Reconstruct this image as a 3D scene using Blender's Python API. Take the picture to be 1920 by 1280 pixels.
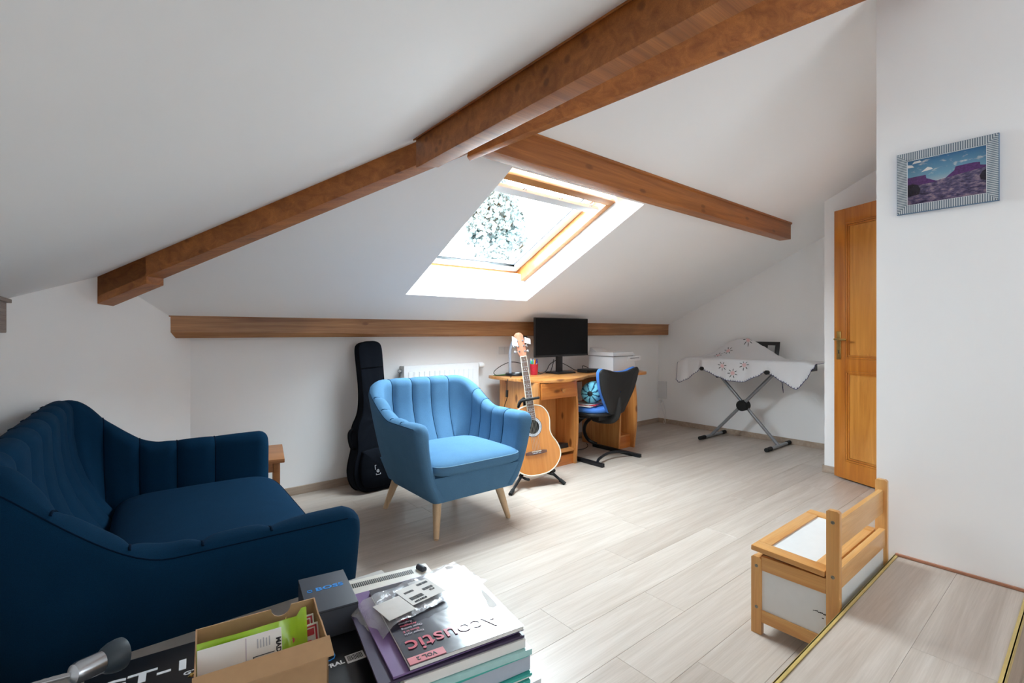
import bpy, bmesh, math, random
from mathutils import Vector, Matrix, noise
random.seed(7)
R = math.radians
PI = math.pi
for o in list(bpy.data.objects):
    bpy.data.objects.remove(o)
SC = bpy.context.scene
COL = SC.collection

# ------------------------------------------------------------------ camera, sky, light, exposure
# world: X runs along the window wall (to the right), Y towards the window wall, Z up; metres
cam = bpy.data.objects.new('camera', bpy.data.cameras.new('camera'))
COL.objects.link(cam)
cam.location = (0, 0, 1.12)
cam.rotation_euler = (R(90), 0, R(-39.19))
cam.data.sensor_width = 36
cam.data.lens = 17.034
cam.data.shift_y = -0.0090
cam.data.clip_start = 0.02
SC.camera = cam

world = bpy.data.worlds.new('overcast_sky')
SC.world = world
world.use_nodes = True
bg = world.node_tree.nodes['Background']
bg.inputs[0].default_value = (0.80, 0.91, 1.0, 1)
bg.inputs[1].default_value = 16.0

def area(name, loc, rot, sx, sy, energy, col=(1, 1, 1), portal=False):
    l = bpy.data.lights.new(name, 'AREA')
    l.shape = 'RECTANGLE'; l.size = sx; l.size_y = sy
    l.energy = energy; l.color = col
    o = bpy.data.objects.new(name, l); COL.objects.link(o)
    o.location = loc; o.rotation_euler = rot
    if portal:
        l.cycles.is_portal = True
    return o
ROOF = math.atan(0.4875)
area('skylight_portal', (2.089, 2.56, 1.86), (-ROOF, 0, 0), 1.2, 1.3, 1, portal=True)
# added fill lamps, no windows there: below the sofa-side slope, by the south wall
area('added_rear_fill', (0.95, -0.75, 1.87), (0, -math.atan(0.52), 0), 0.8, 1.1, 0.25, (0.84, 0.93, 1.0))
area('added_south_fill', (1.45, -1.52, 1.35), (R(98), 0, R(10)), 1.7, 1.1, 5.4, (0.84, 0.93, 1.0))
# added fill lamp in the passage, brightening the alcove through the open door
area('added_passage_fill', (3.62, -0.5, 1.35), (R(90), 0, 0), 0.8, 1.2, 1.5, (0.9, 0.95, 1.0))
SC.view_settings.view_transform = 'Standard'
SC.view_settings.look = 'None'
SC.view_settings.gamma = 1.0
SC.view_settings.use_curve_mapping = False
SC.view_settings.exposure = 1.68
SC.cycles.use_denoising = True
try:
    SC.cycles.denoiser = 'OPENIMAGEDENOISE'
except Exception:
    pass
SC.cycles.max_bounces = 16
SC.cycles.diffuse_bounces = 12
SC.cycles.transparent_max_bounces = 16
SC.cycles.sample_clamp_indirect = 8

# ------------------------------------------------------------------ materials
def srgb(r, g, b):
    f = lambda c: (c / 255 / 12.92) if c / 255 <= 0.04045 else ((c / 255 + 0.055) / 1.055) ** 2.4
    return (f(r), f(g), f(b), 1)

class NT:
    def __init__(s, name):
        s.m = bpy.data.materials.new(name); s.m.use_nodes = True
        s.t = s.m.node_tree; s.b = s.t.nodes['Principled BSDF']
    def n(s, typ, **kw):
        x = s.t.nodes.new(typ)
        for k, v in kw.items():
            setattr(x, k, v)
        return x
    def l(s, a, b): s.t.links.new(a, b)
    def coords(s, scale, rand=False):
        tc = s.n('ShaderNodeTexCoord'); mp = s.n('ShaderNodeMapping')
        mp.inputs['Scale'].default_value = scale
        if rand:
            oi = s.n('ShaderNodeObjectInfo'); ml = s.n('ShaderNodeMath', operation='MULTIPLY')
            ml.inputs[1].default_value = 37.0
            ad = s.n('ShaderNodeVectorMath', operation='ADD')
            s.l(oi.outputs['Random'], ml.inputs[0]); s.l(tc.outputs['Object'], ad.inputs[0])
            s.l(ml.outputs[0], ad.inputs[1]); s.l(ad.outputs[0], mp.inputs[0])
        else:
            s.l(tc.outputs['Object'], mp.inputs[0])
        return mp.outputs[0]
    def noise(s, vec, scale=5, detail=4, rough=0.5, dist=0.0):
        x = s.n('ShaderNodeTexNoise'); s.l(vec, x.inputs['Vector'])
        x.inputs['Scale'].default_value = scale; x.inputs['Detail'].default_value = detail
        x.inputs['Roughness'].default_value = rough; x.inputs['Distortion'].default_value = dist
        return x.outputs['Fac']
    def ramp(s, fac, stops):
        x = s.n('ShaderNodeValToRGB'); s.l(fac, x.inputs[0])
        e = x.color_ramp.elements
        while len(e) < len(stops): e.new(0.5)
        for i, (p, c) in enumerate(stops):
            e[i].position = p; e[i].color = c if len(c) == 4 else (*c, 1)
        return x.outputs[0]
    def mix(s, fac, a, b, mode='MIX'):
        x = s.n('ShaderNodeMix', data_type='RGBA', blend_type=mode)
        for sock, v in ((x.inputs[0], fac), (x.inputs[6], a), (x.inputs[7], b)):
            if hasattr(v, 'links') or hasattr(v, 'is_linked'): s.l(v, sock)
            else: sock.default_value = v
        return x.outputs[2]
    def bump(s, fac, strength=0.2, dist=0.01):
        x = s.n('ShaderNodeBump'); x.inputs['Strength'].default_value = strength
        x.inputs['Distance'].default_value = dist
        s.l(fac, x.inputs['Height']); s.l(x.outputs[0], s.b.inputs['Normal'])
    def color(s, c):
        if hasattr(c, 'is_linked'): s.l(c, s.b.inputs['Base Color'])
        else: s.b.inputs['Base Color'].default_value = c
    def set(s, **kw):
        for k, v in kw.items(): s.b.inputs[k.replace('_', ' ')].default_value = v

def plain(name, c, rough=0.5, metal=0.0, var=0.06, bump=0.0, scale=30, **kw):
    m = NT(name); v = m.coords((1, 1, 1)); f = m.noise(v, scale, 3)
    d = tuple(x * (1 - var) for x in c[:3]) + (1,); u = tuple(min(1, x * (1 + var)) for x in c[:3]) + (1,)
    m.color(m.ramp(f, [(0.3, d), (0.7, u)]))
    m.set(Roughness=rough, Metallic=metal, **kw)
    if bump: m.bump(f, bump, 0.002)
    return m.m

def wood(name, dark, light, axis='X', stretch=(0.7, 9), rough=0.45, knots=0.0, knotcol=None, rand=False, grain=0.35, coat=0.0, blotch=0.0, knotscale=6.0, knotrare=0.25):
    m = NT(name)
    def sc(a, c):
        return {'X': (a, c, c), 'Y': (c, a, c), 'Z': (c, c, a)}[axis]
    v = m.coords(sc(*stretch), rand)
    f1 = m.noise(v, 2.0, 5, 0.55, 1.2)
    c = m.ramp(f1, [(0.28, dark), (0.5, tuple((a + b) / 2 for a, b in zip(dark, light))), (0.72, light)])
    v2 = m.coords(sc(stretch[0] * 3, stretch[1] * 14), rand)
    f2 = m.noise(v2, 3.0, 3, 0.6)
    g = m.ramp(f2, [(0.35, (1 - grain, 1 - grain, 1 - grain, 1)), (0.62, (1, 1, 1, 1))])
    c = m.mix(1.0, c, g, 'MULTIPLY')
    if blotch:
        v4 = m.coords(sc(1.2, 2.2), rand)
        f4 = m.noise(v4, 1.5, 2)
        c = m.mix(1.0, c, m.ramp(f4, [(0.35, (1 - blotch, 1 - blotch, 1 - blotch, 1)), (0.65, (1, 1, 1, 1))]), 'MULTIPLY')
    if knots:
        v3 = m.coords(sc(0.42, 1.0), rand)
        vo = m.n('ShaderNodeTexVoronoi'); vo.inputs['Scale'].default_value = knotscale; m.l(v3, vo.inputs['Vector'])
        k = m.ramp(vo.outputs['Distance'], [(0.0, (knots,) * 3 + (1,)), (0.13, (knots * 0.85,) * 3 + (1,)), (0.23, (0, 0, 0, 1))])
        # only some cells carry a knot
        rnd = m.n('ShaderNodeSeparateColor'); m.l(vo.outputs['Color'], rnd.inputs[0])
        th = m.n('ShaderNodeMath', operation='GREATER_THAN'); th.inputs[1].default_value = knotrare
        m.l(rnd.outputs[0], th.inputs[0])
        mu = m.n('ShaderNodeMath', operation='MULTIPLY'); m.l(k, mu.inputs[0]); m.l(th.outputs[0], mu.inputs[1])
        c = m.mix(mu.outputs[0], c, knotcol or tuple(x * 0.25 for x in dark[:3]) + (1,))
    m.color(c); m.set(Roughness=rough, Coat_Weight=coat, Coat_Roughness=0.15)
    m.bump(f2, 0.12, 0.0015)
    return m.m

def fabric(name, c, scale=900):
    m = NT(name); v = m.coords((1, 1, 1))
    f = m.noise(v, scale, 2, 0.6); g = m.noise(v, 14, 3)
    c2 = m.mix(m.ramp(f, [(0.35, (0, 0, 0, 1)), (0.65, (1, 1, 1, 1))]), tuple(x * 0.8 for x in c[:3]) + (1,), tuple(min(1, x * 1.18) for x in c[:3]) + (1,))
    c3 = m.mix(1.0, c2, m.ramp(g, [(0.3, (0.92, 0.92, 0.92, 1)), (0.7, (1, 1, 1, 1))]), 'MULTIPLY')
    m.color(c3); m.set(Roughness=0.95, Specular_IOR_Level=0.08, Sheen_Weight=0.0, Sheen_Roughness=0.4)
    m.bump(f, 0.25, 0.0008)
    return m.m

def plaster(name, c):
    m = NT(name); v = m.coords((1, 1, 1))
    f = m.noise(v, 70, 4); g = m.noise(v, 1.3, 2)
    m.color(m.ramp(g, [(0.3, tuple(x * 0.975 for x in c[:3]) + (1,)), (0.7, c)]))
    m.set(Roughness=0.75); m.bump(f, 0.05, 0.001)
    return m.m

M = {}
M['wall'] = plaster('white_wall_paint', srgb(246, 246, 246))
M['ceil'] = plaster('white_ceiling_paint', srgb(246, 246, 246))
def laminate(name, dark, light):
    m = NT(name)
    v = m.coords((0.5, 7, 7), True)
    f1 = m.noise(v, 2.2, 5, 0.6, 1.6)
    c = m.ramp(f1, [(0.25, dark), (0.7, light)])
    v2 = m.coords((2.0, 95, 95), True); f2 = m.noise(v2, 2.4, 3, 0.6, 0.4)
    c = m.mix(1.0, c, m.ramp(f2, [(0.35, (0.91, 0.90, 0.89, 1)), (0.6, (1, 1, 1, 1))]), 'MULTIPLY')
    oi = m.n('ShaderNodeObjectInfo')
    tint = m.ramp(oi.outputs['Random'], [(0.0, (0.87, 0.855, 0.845, 1)), (0.5, (0.95, 0.945, 0.94, 1)), (1.0, (1.0, 1.0, 1.0, 1))])
    c = m.mix(1.0, c, tint, 'MULTIPLY')
    m.color(c); m.set(Roughness=0.33); m.bump(f2, 0.05, 0.0006)
    return m.m
M['plank'] = laminate('limed_oak_laminate', srgb(180, 166, 153), srgb(203, 192, 182))
M['skirt'] = wood('limed_oak_skirting', srgb(163, 142, 124), srgb(190, 172, 155), rough=0.5, grain=0.15)
M['beam'] = wood('varnished_beam_wood', srgb(150, 86, 38), srgb(198, 124, 60), stretch=(0.5, 10), rough=0.42, knots=0.6, knotcol=srgb(84, 46, 22), blotch=0.15, grain=0.22, knotscale=15, knotrare=0.66)
M['beam_pale'] = wood('pale_worn_beam_wood', srgb(150, 94, 52), srgb(204, 150, 100), stretch=(0.5, 10), rough=0.45, knots=0.6, knotcol=srgb(90, 50, 28), blotch=0.25, grain=0.3, knotscale=15, knotrare=0.66)
M['beam_grey'] = wood('grey_weathered_beam_wood', srgb(130, 116, 108), srgb(165, 150, 140), axis='Y', rough=0.6)
M['pine'] = wood('honey_pine', srgb(188, 116, 54), srgb(222, 158, 92), axis='Z', stretch=(0.6, 9), rough=0.32, knots=0.9, knotcol=srgb(96, 46, 18), grain=0.14, coat=0.25, knotscale=12)
M['pine_x'] = wood('honey_pine_lengthwise', srgb(190, 118, 54), srgb(226, 164, 96), axis='X', stretch=(0.6, 9), rough=0.3, knots=0.9, knotcol=srgb(96, 46, 18), grain=0.14, coat=0.3, knotscale=11)
M['pine_orange'] = wood('orange_pine', srgb(184, 100, 40), srgb(214, 136, 66), axis='X', stretch=(0.6, 9), rough=0.3, knots=0.9, knotcol=srgb(96, 46, 18), grain=0.14, coat=0.3, knotscale=11)
M['pine_dark'] = wood('brown_side_table_wood', srgb(150, 92, 48), srgb(186, 124, 70), axis='X', rough=0.4, grain=0.2)
M['window_pine'] = wood('lacquered_window_pine', srgb(168, 106, 52), srgb(196, 138, 78), axis='X', rough=0.35, grain=0.1)
M['door'] = wood('amber_door_wood', srgb(172, 96, 28), srgb(206, 130, 48), axis='Z', stretch=(0.5, 6), rough=0.3, grain=0.12, coat=0.3)
M['door_pale'] = wood('pale_amber_door_wood', srgb(190, 120, 46), srgb(222, 154, 72), axis='Z', stretch=(0.5, 6), rough=0.3, grain=0.12, coat=0.3)
M['beech'] = wood('orange_beech', srgb(206, 142, 76), srgb(232, 180, 112), axis='Z', stretch=(0.8, 10), rough=0.35, grain=0.1, coat=0.2)
M['beech_x'] = wood('orange_beech_lengthwise', srgb(208, 146, 80), srgb(234, 186, 122), axis='X', stretch=(0.8, 10), rough=0.35, grain=0.1, coat=0.2)
M['beech_y'] = wood('orange_beech_crosswise', srgb(200, 136, 70), srgb(226, 172, 104), axis='Y', stretch=(0.8, 10), rough=0.35, grain=0.1, coat=0.2)
M['leg'] = wood('pale_beech_leg', srgb(206, 172, 132), srgb(232, 204, 168), axis='Z', rough=0.45, grain=0.08)
M['sofa'] = fabric('navy_upholstery', srgb(10, 46, 72))
M['chair'] = fabric('steel_blue_upholstery', srgb(83, 122, 154))
M['chair_seam'] = plain('dark_blue_seam_thread', srgb(24, 52, 78), 0.95, Specular_IOR_Level=0.05)
M['sofa_seam'] = plain('navy_seam_thread', srgb(6, 26, 44), 0.95, Specular_IOR_Level=0.05)
M['thread'] = plain('light_blue_thread', srgb(120, 160, 190), 0.9)
M['gold'] = plain('brushed_gold_nosing', srgb(208, 182, 112), 0.45, 0.3)
M['redtrim'] = plain('red_brown_trim_wood', srgb(164, 112, 86), 0.5)
M['white'] = plain('white_enamel', srgb(238, 240, 241), 0.3, var=0.01)
M['whiteplastic'] = plain('white_plastic', srgb(226, 228, 230), 0.35, var=0.01)
M['whiteboard'] = plain('white_hardboard', srgb(226, 228, 228), 0.35, var=0.015)
M['greygap'] = plain('dark_grey_gap', srgb(70, 74, 80), 0.6)
M['black'] = plain('black_plastic', srgb(22, 22, 24), 0.4, var=0.1)
M['blackshell'] = plain('black_textured_shell', srgb(28, 28, 29), 0.55, var=0.1, bump=0.1, scale=300)
M['screen'] = plain('black_screen_glass', srgb(9, 9, 10), 0.35, var=0.02, Specular_IOR_Level=0.2)
M['blackmetal'] = plain('black_painted_metal', srgb(26, 29, 34), 0.35, 0.3)
M['rubber'] = plain('black_rubber', srgb(20, 20, 20), 0.8)
M['cable'] = plain('black_cable', srgb(18, 18, 20), 0.5)
M['steel'] = plain('grey_painted_steel', srgb(150, 152, 156), 0.35, 0.6)
M['chrome'] = plain('brushed_chrome', srgb(190, 192, 196), 0.25, 0.9)
M['brass'] = plain('polished_brass', srgb(206, 172, 104), 0.25, 0.9)
M['screw'] = plain('zinc_screw', srgb(150, 146, 134), 0.35, 0.9)
M['bag'] = fabric('black_nylon', srgb(20, 23, 30), 500)
M['bagside'] = fabric('black_bag_piping', srgb(12, 13, 16), 500)
M['guitar_top'] = wood('amber_spruce_top', srgb(206, 126, 50), srgb(224, 148, 68), axis='Z', stretch=(0.5, 12), rough=0.22, grain=0.05, coat=0.4)
M['binding'] = plain('cream_binding', srgb(236, 228, 206), 0.4)
M['mahogany'] = wood('pink_mahogany_neck', srgb(150, 94, 70), srgb(182, 124, 98), axis='Z', rough=0.35, grain=0.1)
M['rosewood'] = wood('rosewood', srgb(98, 66, 54), srgb(132, 92, 74), axis='Z', rough=0.5, grain=0.2)
M['pearl'] = plain('pearl_inlay', srgb(196, 200, 206), 0.3, var=0.35, scale=120)
M['string'] = plain('steel_string', srgb(190, 186, 176), 0.3, 0.8)
M['darkhole'] = plain('dark_soundhole', srgb(16, 11, 9), 0.9)
M['bluefab'] = fabric('bright_blue_chair_fabric', srgb(80, 128, 204), 700)
M['paper'] = plain('white_paper', srgb(232, 230, 226), 0.7, var=0.02)
M['kraft'] = plain('brown_cardboard', srgb(186, 148, 108), 0.8, var=0.04, scale=60)
M['kraft_in'] = plain('brown_cardboard_inside', srgb(172, 132, 94), 0.85, var=0.04, scale=60)
M['greybox'] = plain('dark_grey_card_box', srgb(62, 66, 76), 0.5, var=0.02)
M['blackcard'] = plain('glossy_black_card', srgb(16, 17, 21), 0.3, var=0.05)
M['bluetext'] = plain('blue_print', srgb(40, 140, 220), 0.5)
M['whitetext'] = plain('white_print', srgb(226, 228, 232), 0.5)
M['blacktext'] = plain('black_print', srgb(30, 30, 34), 0.6)
M['pinktext'] = plain('pink_print', srgb(226, 112, 128), 0.5)
M['lime'] = plain('lime_plastic_film', srgb(160, 200, 40), 0.25, var=0.08, Coat_Weight=0.4)
M['red'] = plain('red_print', srgb(196, 60, 74), 0.5)
M['silvershade'] = plain('dark_grey_lamp_shade', srgb(58, 68, 76), 0.45)
M['purple'] = plain('purple_plastic_cover', srgb(126, 98, 146), 0.3, var=0.05)
M['darkpurple'] = plain('dark_purple_plastic_cover', srgb(66, 54, 80), 0.35)
M['teal'] = plain('teal_plastic_cover', srgb(64, 178, 166), 0.3)
M['paleteal'] = plain('pale_teal_plastic', srgb(170, 214, 212), 0.25)
M['bluegrey'] = plain('blue_grey_plastic_sleeve', srgb(176, 186, 200), 0.25)
M['cream'] = plain('cream_plastic', srgb(222, 218, 208), 0.45)
M['beigecard'] = plain('beige_card', srgb(206, 200, 194), 0.6)
M['tabletop'] = plain('grey_table_laminate', srgb(168, 162, 156), 0.5)
M['green'] = plain('green_plastic', srgb(70, 120, 50), 0.4)

# ------------------------------------------------------------------ mesh helpers
class MB:
    def __init__(s): s.bm = bmesh.new()
    def faces(s, verts, faces, T=None):
        vs = [s.bm.verts.new(T @ Vector(v) if T else Vector(v)) for v in verts]
        out = []
        for f in faces:
            try: out.append(s.bm.faces.new([vs[i] for i in f]))
            except ValueError: pass
        return vs, out
    def box(s, x0, x1, y0, y1, z0, z1, bev=0.0, T=None, seg=2):
        if x0 > x1: x0, x1 = x1, x0
        if y0 > y1: y0, y1 = y1, y0
        if z0 > z1: z0, z1 = z1, z0
        v = [(x, y, z) for x in (x0, x1) for y in (y0, y1) for z in (z0, z1)]
        f = [(0, 1, 3, 2), (4, 6, 7, 5), (0, 4, 5, 1), (2, 3, 7, 6), (0, 2, 6, 4), (1, 5, 7, 3)]
        return s._bev(v, f, bev, T, seg)
    def _bev(s, v, f, bev, T, seg=2):
        if not bev:
            s.faces(v, f, T); return s
        b = bmesh.new()
        vs = [b.verts.new(p) for p in v]
        for q in f: b.faces.new([vs[i] for i in q])
        bmesh.ops.recalc_face_normals(b, faces=b.faces)
        bmesh.ops.bevel(b, geom=list(b.edges), offset=bev, segments=seg, profile=0.7, affect='EDGES', clamp_overlap=True)
        b.verts.index_update()
        s.faces([p.co.copy() for p in b.verts], [[p.index for p in q.verts] for q in b.faces], T)
        b.free(); return s
    def hexa(s, a, b, bev=0.0, T=None):
        """a, b: two quads (4 points each) joined as a six-sided block"""
        v = list(a) + list(b)
        f = [(0, 1, 2, 3), (7, 6, 5, 4), (0, 4, 5, 1), (1, 5, 6, 2), (2, 6, 7, 3), (3, 7, 4, 0)]
        return s._bev(v, f, bev, T)
    def prism(s, poly, a, b, axis='z', bev=0.0, T=None):
        n = len(poly)
        def P(p, h):
            return {'z': (p[0], p[1], h), 'x': (h, p[0], p[1]), 'y': (p[0], h, p[1])}[axis]
        v = [P(p, a) for p in poly] + [P(p, b) for p in poly]
        f = [tuple(range(n - 1, -1, -1)), tuple(range(n, 2 * n))] + [(i, (i + 1) % n, n + (i + 1) % n, n + i) for i in range(n)]
        return s._bev(v, f, bev, T)
    def tube(s, pts, r, n=10, closed=False, T=None, sq=None):
        pts = [Vector(p) for p in pts]; N = len(pts)
        rr = r if isinstance(r, (list, tuple)) else [r] * N
        rings = []; up = None
        for i, p in enumerate(pts):
            if closed: d = pts[(i + 1) % N] - pts[i - 1]
            else: d = pts[min(i + 1, N - 1)] - pts[max(i - 1, 0)]
            d.normalize()
            if up is None:
                up = Vector((0, 0, 1)) if abs(d.z) < 0.9 else Vector((1, 0, 0))
            sx = d.cross(up)
            if sx.length < 1e-6: sx = d.cross(Vector((0, 1, 0)))
            sx.normalize(); up = sx.cross(d).normalized()
            k = sq or 1.0
            rings.append([p + (sx * math.cos(t) * k + up * math.sin(t)) * rr[i] for t in (2 * PI * j / n for j in range(n))])
        v = [q for ring in rings for q in ring]; f = []
        for i in range(N if closed else N - 1):
            a, b = i * n, ((i + 1) % N) * n
            f += [(a + j, a + (j + 1) % n, b + (j + 1) % n, b + j) for j in range(n)]
        if not closed:
            f += [tuple(range(n - 1, -1, -1)), tuple((N - 1) * n + j for j in range(n))]
        s.faces(v, f, T); return s
    def lathe(s, prof, n=24, T=None):
        v = []; f = []
        for (r, z) in prof:
            v += [(max(r, 1e-5) * math.cos(2 * PI * j / n), max(r, 1e-5) * math.sin(2 * PI * j / n), z) for j in range(n)]
        for i in range(len(prof) - 1):
            a, b = i * n, (i + 1) * n
            f += [(a + j, a + (j + 1) % n, b + (j + 1) % n, b + j) for j in range(n)]
        f += [tuple(range(n - 1, -1, -1)), tuple((len(prof) - 1) * n + j for j in range(n))]
        s.faces(v, f, T); return s
    def grid(s, P, closed=False, T=None):
        nr, nc = len(P), len(P[0])
        v = [p for row in P for p in row]; f = []
        for i in range(nr - 1):
            for j in range(nc if closed else nc - 1):
                f.append((i * nc + j, i * nc + (j + 1) % nc, (i + 1) * nc + (j + 1) % nc, (i + 1) * nc + j))
        s.faces(v, f, T); return s
    def ball(s, c, r, n=16, T=None, sc=(1, 1, 1)):
        rows = []
        for i in range(n // 2 + 1):
            a = PI * i / (n // 2)
            rows.append([(c[0] + sc[0] * r * max(math.sin(a), 1e-4) * math.cos(2 * PI * j / n), c[1] + sc[1] * r * max(math.sin(a), 1e-4) * math.sin(2 * PI * j / n), c[2] + sc[2] * r * math.cos(a)) for j in range(n)])
        return s.grid(rows, True, T)
    def mesh(s, name, angle=35, weld=True):
        if weld: bmesh.ops.remove_doubles(s.bm, verts=s.bm.verts, dist=1e-6)
        bmesh.ops.recalc_face_normals(s.bm, faces=s.bm.faces)
        me = bpy.data.meshes.new(name); s.bm.to_mesh(me); s.bm.free()
        if len(me.polygons):
            me.shade_smooth()
            me.set_sharp_from_angle(angle=R(angle))
        return me

WM = {}
def rootmat(o):
    return WM.get(o.name, Matrix())
def part(name, mb, mat, parent=None, label=None, kind=None, local=False, angle=35):
    """link mb as ONE mesh object; coordinates are world ones unless local=True (then the parent's)"""
    me = mb.mesh(name, angle) if isinstance(mb, MB) else mb
    o = bpy.data.objects.new(name, me); COL.objects.link(o)
    for x in (mat if isinstance(mat, (list, tuple)) else [mat]):
        me.materials.append(x)
    if parent is not None:
        W = rootmat(parent)
        if not local: me.transform(W.inverted())
        o.parent = parent; WM[o.name] = W
    if label: o['label'] = label
    if kind: o['kind'] = kind
    return o
def tag(o, label, cat, group=None):
    o['label'] = label; o['category'] = cat
    if group: o['group'] = group
    return o
def thing(name, label, cat, loc=(0, 0, 0), rotz=0.0, group=None, M4=None):
    o = bpy.data.objects.new(name, None); COL.objects.link(o)
    o.empty_display_size = 0.1
    W = M4 if M4 is not None else Matrix.Translation(loc) @ Matrix.Rotation(rotz, 4, 'Z')
    o.matrix_world = W
    WM[o.name] = W
    tag(o, label, cat, group); return o
def single(name, mb, mat, label, cat, loc, rotz=0.0, group=None, M4=None, angle=35):
    """a thing that is one mesh, modelled in its own coordinates"""
    me = mb.mesh(name, angle); o = bpy.data.objects.new(name, me); COL.objects.link(o)
    for x in (mat if isinstance(mat, (list, tuple)) else [mat]): me.materials.append(x)
    W = M4 if M4 is not None else Matrix.Translation(loc) @ Matrix.Rotation(rotz, 4, 'Z')
    o.matrix_world = W; WM[o.name] = W
    return tag(o, label, cat, group)
def struct(name, mb, mat, parent=None, angle=35):
    o = part(name, mb, mat, parent, angle=angle)
    if parent is None: o['kind'] = 'structure'
    return o
def write(name, text, size, mat, parent, T, bold=0.0, align='CENTER', ext=0.0004, shear=0.0, sx=1.0):
    """flat lettering as a mesh part; T places it in the parent's coordinates"""
    c = bpy.data.curves.new('t', 'FONT'); c.body = text; c.size = size; c.align_x = align; c.align_y = 'CENTER'
    c.extrude = ext; c.offset = bold; c.shear = shear; c.resolution_u = 3
    t = bpy.data.objects.new('t', c); COL.objects.link(t)
    me = bpy.data.meshes.new_from_object(t.evaluated_get(bpy.context.evaluated_depsgraph_get()))
    bpy.data.objects.remove(t); bpy.data.curves.remove(c)
    me.transform(Matrix.Diagonal((sx, 1, 1, 1))); me.transform(T)
    me.materials.clear()
    return part(name, me, mat, parent, local=True)
def Tm(loc, rx=0, ry=0, rz=0):
    return Matrix.Translation(loc) @ Matrix.Rotation(rz, 4, 'Z') @ Matrix.Rotation(ry, 4, 'Y') @ Matrix.Rotation(rx, 4, 'X')
def lerp(a, b, t): return a + (b - a) * t
def smooth(t): t = max(0, min(1, t)); return t * t * (3 - 2 * t)
def catmull(pts, n):
    """points along a Catmull-Rom spline through pts, n per span"""
    P = [Vector(p) for p in pts]; out = []
    for i in range(len(P) - 1):
        p0, p1, p2, p3 = P[max(i - 1, 0)], P[i], P[i + 1], P[min(i + 2, len(P) - 1)]
        for k in range(n):
            t = k / n
            out.append(0.5 * ((2 * p1) + (p2 - p0) * t + (2 * p0 - 5 * p1 + 4 * p2 - p3) * t * t + (3 * p1 - p0 - 3 * p2 + p3) * t ** 3))
    out.append(P[-1]); return out
def copy_tree(o, parent=None):
    c = o.copy(); COL.objects.link(c)
    if parent is not None: c.parent = parent
    for ch in list(o.children): copy_tree(ch, c)
    return c

# ------------------------------------------------------------------ the room
ZL = lambda u: 1.417 + 0.52 * u           # sofa-side roof slope
ZB = lambda v: 2.8645 - 0.4875 * v        # window-side roof slope
HIP = lambda u: 2.969 - 1.0667 * u        # where the two meet
STEP = 0.205                              # height of the landing

mb = MB(); mb.box(-0.7, 5.35, -1.75, 3.7, -0.12, -0.013)
floor = struct('floor', mb, M['skirt'])
PW, PL = 0.19, 1.29
def plank_mesh(l):
    b = MB(); b.box(0, l - 0.0004, 0, PW - 0.0004, -0.013, 0.0, 0.0007, seg=1)
    me = b.mesh('plank'); me.materials.append(M['plank']); return me
full = plank_mesh(PL); cache = {}
rng = random.Random(3)
row = 0; v = 3.54 - PW
while v > -1.6:
    off = rng.uniform(0.1, PL); u = -0.62 if v < 3.0 else 0.05 + max(0, (v - 3.35))
    first = True
    while u < 5.24:
        l = off if first else PL; first = False
        l = min(l, 5.243 - u)
        if l > 0.03:
            if abs(l - PL) < 1e-4: me = full
            else:
                k = round(l, 2); me = cache.setdefault(k, plank_mesh(k))
            o = bpy.data.objects.new('plank', me); COL.objects.link(o)
            o.location = (u, v, 0); o.parent = floor
        u += l
    v -= PW

struct('wall_north', MB().box(0.25, 5.4, 3.539, 3.7, -0.1, 1.40), M['wall'])
dx, dy = 0.263 / 0.4354, 0.347 / 0.4354
A0 = (0.348 + dx * 0.12, 3.539 + dy * 0.12); A1 = (0.348 - dx * 1.35, 3.539 - dy * 1.35)
mb = MB().prism([A0, A1, (A1[0] - dy * 0.12, A1[1] + dx * 0.12), (A0[0] - dy * 0.12, A0[1] + dx * 0.12)], -0.1, 1.52)
struct('wall_northwest', mb, M['wall'])
struct('wall_west', MB().box(-0.62, -0.46, -1.7, 2.75, -0.1, 1.30), M['wall'])
mb = MB().prism([(-0.62, -0.1), (3.0, -0.1), (3.0, 2.86), (2.75, 2.86), (-0.62, ZL(-0.62) + 0.1)], -1.75, -1.6, 'y')
struct('wall_south', mb, M['wall'])
def slopewall(name, u0, u1, v0, v1, up=0.08):
    poly = [(v0, -0.1), (v1, -0.1), (v1, ZB(v1) + up), (max(v0, 0.17), ZB(max(v0, 0.17)) + up)]
    if v0 < 0.17: poly.append((v0, ZB(0.17) + up))
    return struct(name, MB().prism(poly, u0, u1, 'x'), M['wall'])
slopewall('wall_east', 5.244, 5.4, 1.3, 3.7)
slopewall('wall_alcove', 4.404, 5.3, 0.55, 1.4308)
PU, PV = 2.479, 0.6116                     # face and end of the wall with the picture
mb = MB().prism([(-1.7, -0.1), (PV, -0.1), (PV, ZB(PV) + 0.08), (0.17, ZB(0.17) + 0.08), (-1.7, ZB(0.17) + 0.08)], PU, PU + 0.12, 'x')
struct('wall_picture', mb, M['wall'])
# wall with the doorway behind the picture wall, and the closed passage beyond it
mb = MB()
for a, b, z0 in ((PU + 0.1, 3.24, -0.1), (4.09, 4.45, -0.1), (3.24, 4.09, 2.09)):
    mb.prism([(0.50, z0), (PV, z0), (PV, ZB(PV) + 0.08), (0.50, ZB(0.5) + 0.08)], a, b, 'x')
struct('wall_door', mb, M['wall'])
struct('wall_passage', MB().box(PU + 0.1, 4.45, -0.75, -0.65, -0.1, 2.9).box(4.40, 4.5, -0.7, 0.55, -0.1, 2.9), M['wall'])

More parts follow.
